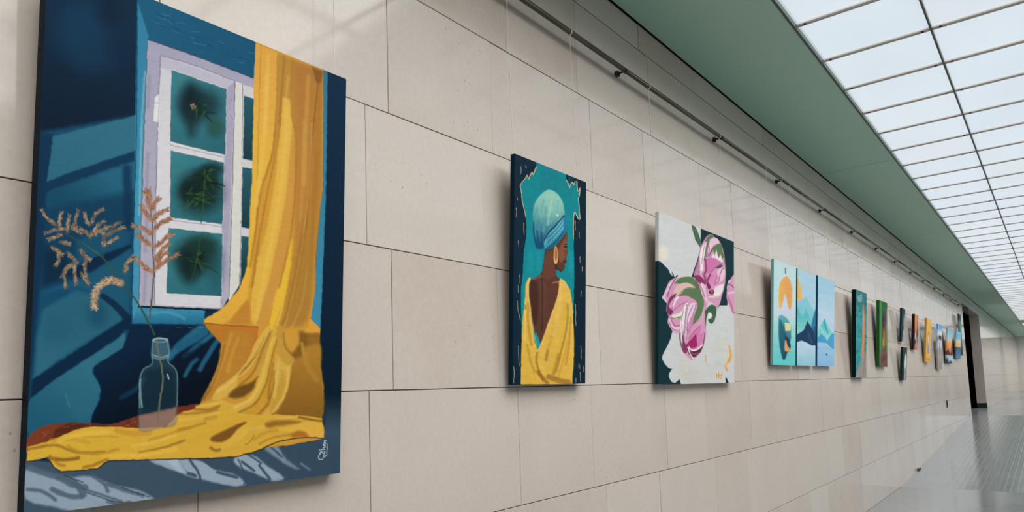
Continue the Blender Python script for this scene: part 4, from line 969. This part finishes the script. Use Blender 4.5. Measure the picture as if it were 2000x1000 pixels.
# ---- mountain triptych
def art_tri(k):
    quads = [[(1511.6, 505.5), (1555, 522.9), (1553.6, 714), (1509.8, 712.8)], [(1557.6, 524), (1593.3, 538.3), (1592.3, 714.8), (1556.3, 713.7)], [(1597.6, 537.4), (1630, 550.6), (1628.8, 715.4), (1596.1, 714.4)]]
    c = Canvas(quads[k], 90, 200, (190, 216, 226), 0.35, 31 + k)
    c.sf = 0.7
    P, S = c.poly, c.stroke
    a = tf(1500, 495, 4.444)
    if k == 0:
        P(a(0, 0, 300, 0, 300, 1000, 0, 1000), (192, 222, 226), 2, False, grad=(a(150, 500)[0], a(150, 900)[0], (104, 206, 204)))
        P(a(50, 440, 250, 440, 250, 560, 50, 560), (206, 214, 228), 12, False, a=0.7)
        P(a(155, 195, 195, 240, 210, 320, 205, 440, 190, 490, 172, 460, 150, 360, 128, 440, 105, 480, 92, 420, 95, 320, 110, 250), (232, 180, 88), 3, grad=(a(100, 300)[0], a(160, 300)[0], (228, 164, 96)))
        P(a(148, 355, 172, 460, 185, 520, 110, 520, 128, 440), (206, 214, 232), 4); S(a(153, 130, 152, 175), 2.6, (120, 120, 120), 1.2); S(a(150, 180, 146, 200), 1.2, (232, 226, 210), 1)
        P(a(98, 540, 92, 640, 98, 760, 118, 880, 140, 925, 165, 870, 175, 800, 195, 760, 198, 640, 160, 560), (92, 172, 182), 2, grad=(a(140, 560)[0], a(140, 900)[0], (28, 62, 82)))
        P(a(98, 570, 145, 660, 150, 760, 140, 920, 118, 880, 98, 760), (26, 92, 112), 4, a=0.8); P(a(146, 600, 195, 605, 198, 670, 150, 672), (224, 218, 166), 1.5, False)
        P(a(150, 680, 160, 720, 180, 740, 198, 800, 190, 850, 150, 860, 145, 760), (30, 58, 84), 1.2, False); P(a(145, 760, 158, 755, 170, 800, 200, 845, 170, 850, 145, 840), (224, 160, 112), 1.6)
    elif k == 1:
        P(a(200, 0, 500, 0, 500, 1000, 200, 1000), (172, 208, 226), 2, False, grad=(a(330, 350)[0], a(330, 900)[0], (170, 206, 224)))
        P(a(245, 200, 262, 220, 285, 300, 298, 400, 275, 410, 245, 400), (232, 184, 96), 3); S(a(250, 230, 252, 380), 3, (196, 150, 90), 3, 0.7)
        P(a(245, 420, 280, 410, 310, 400, 330, 370, 360, 430, 400, 500, 430, 520, 430, 700, 245, 700), (134, 200, 216), 3, False, grad=(a(330, 400)[0], a(330, 640)[0], (120, 200, 206)))
        P(a(245, 450, 300, 560, 330, 490, 370, 580, 380, 660, 245, 690), (70, 178, 184), 3, False, grad=(a(280, 480)[0], a(290, 680)[0], (136, 212, 208)))
        P(a(430, 430, 400, 520, 375, 620, 370, 700, 430, 700), (48, 120, 160), 2, False)
        P(a(245, 705, 275, 690, 310, 665, 342, 585, 375, 640, 410, 700, 425, 800, 380, 800, 340, 775, 290, 755, 245, 770), (26, 60, 92), 1.2, False); S(a(350, 690, 380, 780), 3, (60, 96, 130), 3, 0.7); P(a(400, 640, 425, 620, 425, 790, 405, 740), (40, 84, 130), 3, False)
        P(a(245, 775, 290, 760, 340, 780, 380, 805, 425, 800, 425, 1000, 245, 1000), (190, 214, 232), 1.5, False, grad=(a(330, 800)[0], a(330, 960)[0], (150, 204, 222)))
    else:
        P(a(400, 0, 700, 0, 700, 1000, 400, 1000), (162, 204, 224), 2, False, grad=(a(500, 300)[0], a(500, 520)[0], (182, 212, 228)))
        P(a(430, 690, 460, 620, 490, 572, 520, 630, 560, 690, 600, 690, 600, 760, 430, 760), (86, 190, 194), 2, False, grad=(a(480, 590)[0], a(500, 740)[0], (150, 218, 214))); S(a(490, 575, 500, 640, 520, 690), 2.5, (60, 160, 176), 2); S(a(455, 640, 480, 690), 2.5, (170, 222, 220), 2)
        P(a(430, 730, 460, 698, 490, 720, 515, 760, 550, 700, 600, 680, 600, 850, 560, 830, 510, 780, 430, 770), (70, 158, 204), 2, False, grad=(a(450, 720)[0], a(580, 820)[0], (84, 166, 206)))
        P(a(420, 775, 500, 785, 560, 832, 600, 850, 600, 1000, 420, 1000), (158, 200, 228), 2, False, grad=(a(480, 800)[0], a(480, 960)[0], (140, 190, 226))); c.poly(a(502, 868, 516, 872, 510, 890), (24, 40, 60), 0.8, False)
        S(a(430, 480, 500, 520, 560, 600), 6, (206, 214, 232), 10, 0.6)
    return c.grain(0.05)

# ---- smaller pictures further along; unit coordinates 0..100 across and down
def unit(base, nx=40, ny=110, seed=50, wob=1.5):
    return Canvas([(0, 0), (100, 0), (100, 100), (0, 100)], nx, ny, base, wob, seed)

def art_figure_teal():
    c = unit((54, 150, 152), 60, 180, 51); P, S = c.poly, c.stroke
    rn = random.Random(51)
    P([(-5, -5), (105, -5), (105, 20), (-5, 22)], (48, 118, 122), 8, False)
    for k in range(90):
        x, y = rn.uniform(0, 100), rn.uniform(0, 92); S([(x, y), (x + rn.uniform(4, 16), y + rn.uniform(-2, 1))], (3, 1), rn.choice([(96, 190, 186), (30, 104, 112), (70, 170, 168), (24, 82, 96)]), 2, 0.6)
    for y in (7, 9, 11, 13): S([(15, y), (55, y - 2)], 1.2, (196, 214, 206), 1, 0.7)
    P([(64, 16), (76, 22), (84, 40), (80, 60), (76, 74), (64, 84), (54, 84), (56, 60), (60, 40)], (226, 140, 104), 4, grad=((60, 40), (82, 45), (206, 116, 80))); S([(68, 24), (74, 50), (66, 80)], 4, (240, 166, 126), 4, 0.6)
    P([(0, 94), (40, 86), (80, 74), (105, 66), (105, 105), (-5, 105)], (150, 140, 136), 5, False)
    for k in range(14):
        x = rn.uniform(10, 95); S([(x, 100), (x + 12, 84 - x * 0.08)], 2, rn.choice([(186, 176, 170), (110, 104, 104)]), 2, 0.7)
    return c.grain(0.1)

def art_forest_figure():
    c = unit((44, 96, 52), 50, 150, 52); P, S = c.poly, c.stroke
    P([(8, -5), (30, -5), (26, 105), (0, 105)], (70, 150, 78), 8, False, a=0.8); P([(85, 10), (105, 10), (105, 80), (88, 82)], (80, 150, 70), 8, False, a=0.8)
    P([(50, 14), (75, 16), (88, 30), (86, 60), (70, 70), (40, 66), (34, 40)], (96, 66, 84), 6); P([(38, 20), (70, 22), (60, 36), (36, 40)], (66, 46, 66), 6)
    P([(48, 46), (70, 44), (74, 66), (50, 72)], (160, 106, 62), 5); S([(44, 62), (46, 72)], 8, (196, 180, 90), 5); S([(86, 36), (84, 66)], 5, (176, 180, 90), 4)
    P([(22, 76), (60, 70), (92, 78), (96, 105), (14, 105)], (118, 78, 76), 6); S([(30, 90), (80, 84)], 6, (90, 60, 60), 6)
    return c.grain(0.12)

def art_portrait(dark, skin, hair, seed, lower=False):
    c = unit(dark, 40, 90, seed); P, S = c.poly, c.stroke
    if not lower:
        P([(60, 20), (100, 26), (105, 60), (80, 66), (54, 50)], (150, 146, 150), 10); P([(34, 105), (50, 70), (70, 60), (105, 56), (105, 105)], (176, 176, 178), 6); S([(62, 105), (70, 60), (84, 56)], 5, (60, 66, 74), 4)
    else:
        P([(60, 20), (86, 24), (90, 60), (60, 76), (40, 60), (44, 36)], (206, 220, 216), 8); P([(34, 105), (56, 66), (80, 62), (84, 105)], (150, 156, 152), 6); S([(40, 105), (50, 60), (56, 20)], 5, (34, 52, 56), 5)
    return c.grain(0.1)

def art_orange_nude():
    c = unit((38, 36, 44), 40, 110, 55); P, S = c.poly, c.stroke
    P([(26, -5), (85, -5), (90, 34), (70, 60), (36, 60), (22, 30)], (226, 142, 86), 7, grad=((50, 5), (60, 60), (196, 96, 60))); P([(88, -5), (105, -5), (105, 50), (92, 40)], (120, 52, 46), 6, False)
    P([(30, 58), (56, 50), (60, 66), (36, 74)], (220, 160, 176), 5); P([(60, 60), (105, 50), (105, 80), (60, 84)], (54, 72, 86), 6, False); P([(34, 84), (105, 82), (105, 105), (30, 105)], (190, 116, 90), 6, False); P([(60, 66), (90, 62), (84, 90), (56, 90)], (186, 178, 170), 7, a=0.7)
    return c.grain(0.12)

def art_yellow_arch():
    c = unit((226, 178, 92), 44, 110, 56, 0.8); P, S = c.poly, c.stroke
    P([(-5, 90), (105, 90), (105, 105), (-5, 105)], (212, 160, 78), 3, False)
    P([(28, 80), (28, 44), (34, 34), (50, 28), (68, 34), (74, 44), (74, 80)], (196, 142, 64), 2, False); P([(36, 78), (36, 46), (44, 38), (54, 36), (66, 44), (68, 78)], (206, 206, 214), 2, False, grad=((50, 44), (50, 76), (130, 166, 212)))
    P([(36, 78), (36, 60), (68, 58), (68, 78)], (122, 158, 206), 3, False); S([(26, 92), (80, 92)], 1.5, (170, 118, 50), 1.5)
    return c.grain(0.06)

def art_winter():
    c = unit((168, 160, 156), 36, 110, 57); P, S = c.poly, c.stroke
    P([(-5, -5), (105, -5), (105, 14), (-5, 18)], (110, 168, 222), 5, False); P([(-5, 15), (105, 12), (105, 26), (-5, 28)], (206, 220, 236), 6, False)
    P([(20, 27), (60, 24), (86, 28), (84, 34), (30, 34)], (56, 62, 70), 3); P([(-5, 36), (105, 34), (105, 52), (-5, 54)], (190, 196, 210), 5, False); S([(42, 46), (44, 55)], 12, (70, 66, 80), 3); S([(10, 70), (60, 60), (90, 66)], 8, (140, 132, 128), 8, 0.7); P([(-5, 82), (105, 78), (105, 105), (-5, 105)], (150, 144, 142), 8, False)
    return c.grain(0.1)

def art_sunset_trees():
    c = unit((150, 190, 214), 44, 90, 58); P, S = c.poly, c.stroke
    P([(-5, -5), (105, -5), (105, 40), (-5, 42)], (132, 176, 200), 6, False, grad=((50, 0), (50, 40), (196, 206, 206)))
    P([(-5, 38), (105, 36), (105, 76), (-5, 76)], (236, 166, 98), 8, False, grad=((50, 40), (50, 74), (206, 116, 70)))
    P([(70, 60), (86, 30), (96, 26), (105, 30), (105, 76), (80, 74)], (66, 60, 74), 5); P([(-5, 68), (20, 60), (50, 70), (80, 66), (105, 72), (105, 78), (-5, 78)], (84, 52, 48), 4)
    P([(-5, 78), (105, 76), (105, 105), (-5, 105)], (176, 200, 214), 4, False); P([(0, 88), (26, 84), (30, 96), (60, 92), (90, 96), (90, 105), (-5, 105)], (52, 70, 96), 4)
    return c.grain(0.1)

def art_sunset_sea():
    c = unit((120, 180, 206), 40, 80, 59); P, S = c.poly, c.stroke
    P([(-5, 30), (105, 28), (105, 45), (-5, 45)], (190, 206, 206), 8, False); P([(-5, 43), (105, 42), (105, 58), (-5, 58)], (236, 172, 108), 6, False)
    P([(-5, 58), (105, 57), (105, 105), (-5, 105)], (62, 92, 118), 3, False, grad=((50, 58), (50, 100), (92, 130, 156)))
    for y in (66, 74, 82, 90): S([(10, y), (80, y - 1)], 2.5, (110, 146, 168), 3, 0.6)
    return c.grain(0.1)

def art_tall_teal():
    c = unit((70, 110, 106), 30, 110, 60); P, S = c.poly, c.stroke
    P([(-5, -5), (105, -5), (105, 12), (-5, 14)], (40, 60, 62), 6, False); P([(30, 20), (80, 22), (76, 60), (36, 62)], (120, 156, 146), 9, False, a=0.8); P([(-5, 80), (105, 78), (105, 105), (-5, 105)], (52, 62, 76), 8, False)
    return c.grain(0.1)
# ------------------------------------------------------------------ hang the pictures
GAIN = 1.0
hang('painting', art_window(), 0.5436, 0.8435, 1.2461, 1.2592, 0.0434, 0.04, 'largest painting of a window with a long yellow curtain and bottle of dried grass', side={'l': (8, 26, 38), 'b': (26, 40, 50)}, gain=GAIN)
hang('painting', art_woman(), 2.2716, 0.5649, 1.5081, 0.9764, 0.0548, 0.022, 'painting of a woman in a turquoise turban and yellow dress seen from behind', side={'l': (8, 40, 56)}, gain=GAIN, wy=0.03)
hang('painting', art_peony(), 3.6063, 1.1709, 1.4916, 0.9901, 0.0592, 0.021, 'wide painting of pink and white peonies on dark green', gain=GAIN, wy=0.04)
TRI = 'panels of the blue mountain triptych'
hang('painting', art_tri(0), 5.6385, 0.5992, 1.6225, 0.8509, 0.0737, 0.021, 'triptych panel with a whole orange sun above a dark rock', TRI, gain=GAIN, side={'l': (120, 178, 180)}, wy=0.09)
hang('painting', art_tri(1), 6.2781, 0.5808, 1.6242, 0.849, 0.0736, 0.021, 'middle triptych panel with dark blue peaks and a sliver of sun', TRI, gain=GAIN, side={'l': (20, 74, 96)}, wy=0.09)
hang('painting', art_tri(2), 6.9252, 0.619, 1.6267, 0.8578, 0.0762, 0.021, 'triptych panel with pale peaks and no sun, beside the orange figure painting', TRI, gain=GAIN, side={'l': (28, 90, 128)}, wy=0.09)
hang('painting', art_figure_teal(), 8.4275, 0.5421, 1.5089, 0.982, 0.0755, 0.045, 'painting of an orange upright shape on teal brushstrokes', side={'l': (8, 30, 28)}, gain=GAIN, xb=0.052)
hang('painting', art_forest_figure(), 9.806, 0.5241, 1.6386, 0.8495, 0.071, 0.032, 'painting of a brown figure framed in forest green', side={'l': (34, 92, 44)}, gain=GAIN)
hang('painting', art_portrait((28, 62, 68), 0, 0, 53), 11.5269, 0.2911, 2.0245, 0.4916, 0.0946, 0.024, 'small dark teal painting hung above another small one', side={'l': (16, 44, 48)}, gain=GAIN)
low = hang('painting', art_portrait((40, 62, 62), 0, 0, 54, True), 11.34, 0.3413, 1.4516, 0.4826, 0.1, 0.03, 'lower of two small paintings, pale shape on dark green', side={'l': (26, 44, 46)}, gain=GAIN, xb=0.045, wires=False)
for yy in (0.21, 0.31):
    Geo().tube((-0.034, yy, 0.44), (-0.046, yy, 0.556), 0.0015, 6).build('hanging_cord', M['wire'], low)
hang('painting', art_orange_nude(), 12.5529, 0.3926, 1.9351, 0.5604, 0.1, 0.03, 'small painting in glowing orange with black edges', side={'l': (40, 24, 24)}, gain=GAIN)
hang('painting', art_yellow_arch(), 13.7588, 0.5237, 1.7448, 0.7633, 0.0952, 0.03, 'mustard yellow painting of an arched blue window', side={'l': (196, 150, 70)}, gain=GAIN)
hang('painting', art_winter(), 15.234, 0.5526, 1.6282, 0.8606, 0.0722, 0.022, 'pale grey painting under a strip of blue sky', gain=GAIN)
hang('painting', art_sunset_trees(), 16.5966, 0.9659, 1.763, 0.7265, 0.098, 0.028, 'painting of an orange sunset behind dark trees over pale ground', gain=GAIN)
hang('painting', art_sunset_sea(), 18.3302, 0.9109, 1.8885, 0.6167, 0.0856, 0.025, 'painting of a thin orange sunset band over dark blue sea', gain=GAIN)
hang('painting', art_tall_teal(), 19.3871, 0.448, 1.9804, 0.98, 0.025, 0.025, 'tall grey green painting last before the doorway', gain=GAIN)

# ------------------------------------------------------------------ small things on the wall and floor
so = empty('wall_socket', (0.0, 16.448, 0.93))
tag(so, 'small dark socket low on the stone wall before the doorway', 'socket')
Geo().box(0.0005, 0.012, -0.05, 0.05, -0.06, 0.08).build('plate', M['base'], so)
Geo().tube((0.012, 0, 0.01), (0.02, 0, 0.01), 0.028, 12).build('outlet', M['screw'], so)
ds = empty('scuff_block', (0.0, 12.36, 0.075))  # made-up block standing in for a dark scuff at the wall foot
tag(ds, 'small dark block on the ramp at the foot of the wall', 'block')
Geo().box(0.0, 0.03, -0.10, 0.10, -0.008, 0.016).build('body', M['base'], ds)
Geo().box(0.03, 0.034, -0.09, 0.09, -0.004, 0.012).build('block_face', M['screw'], ds)
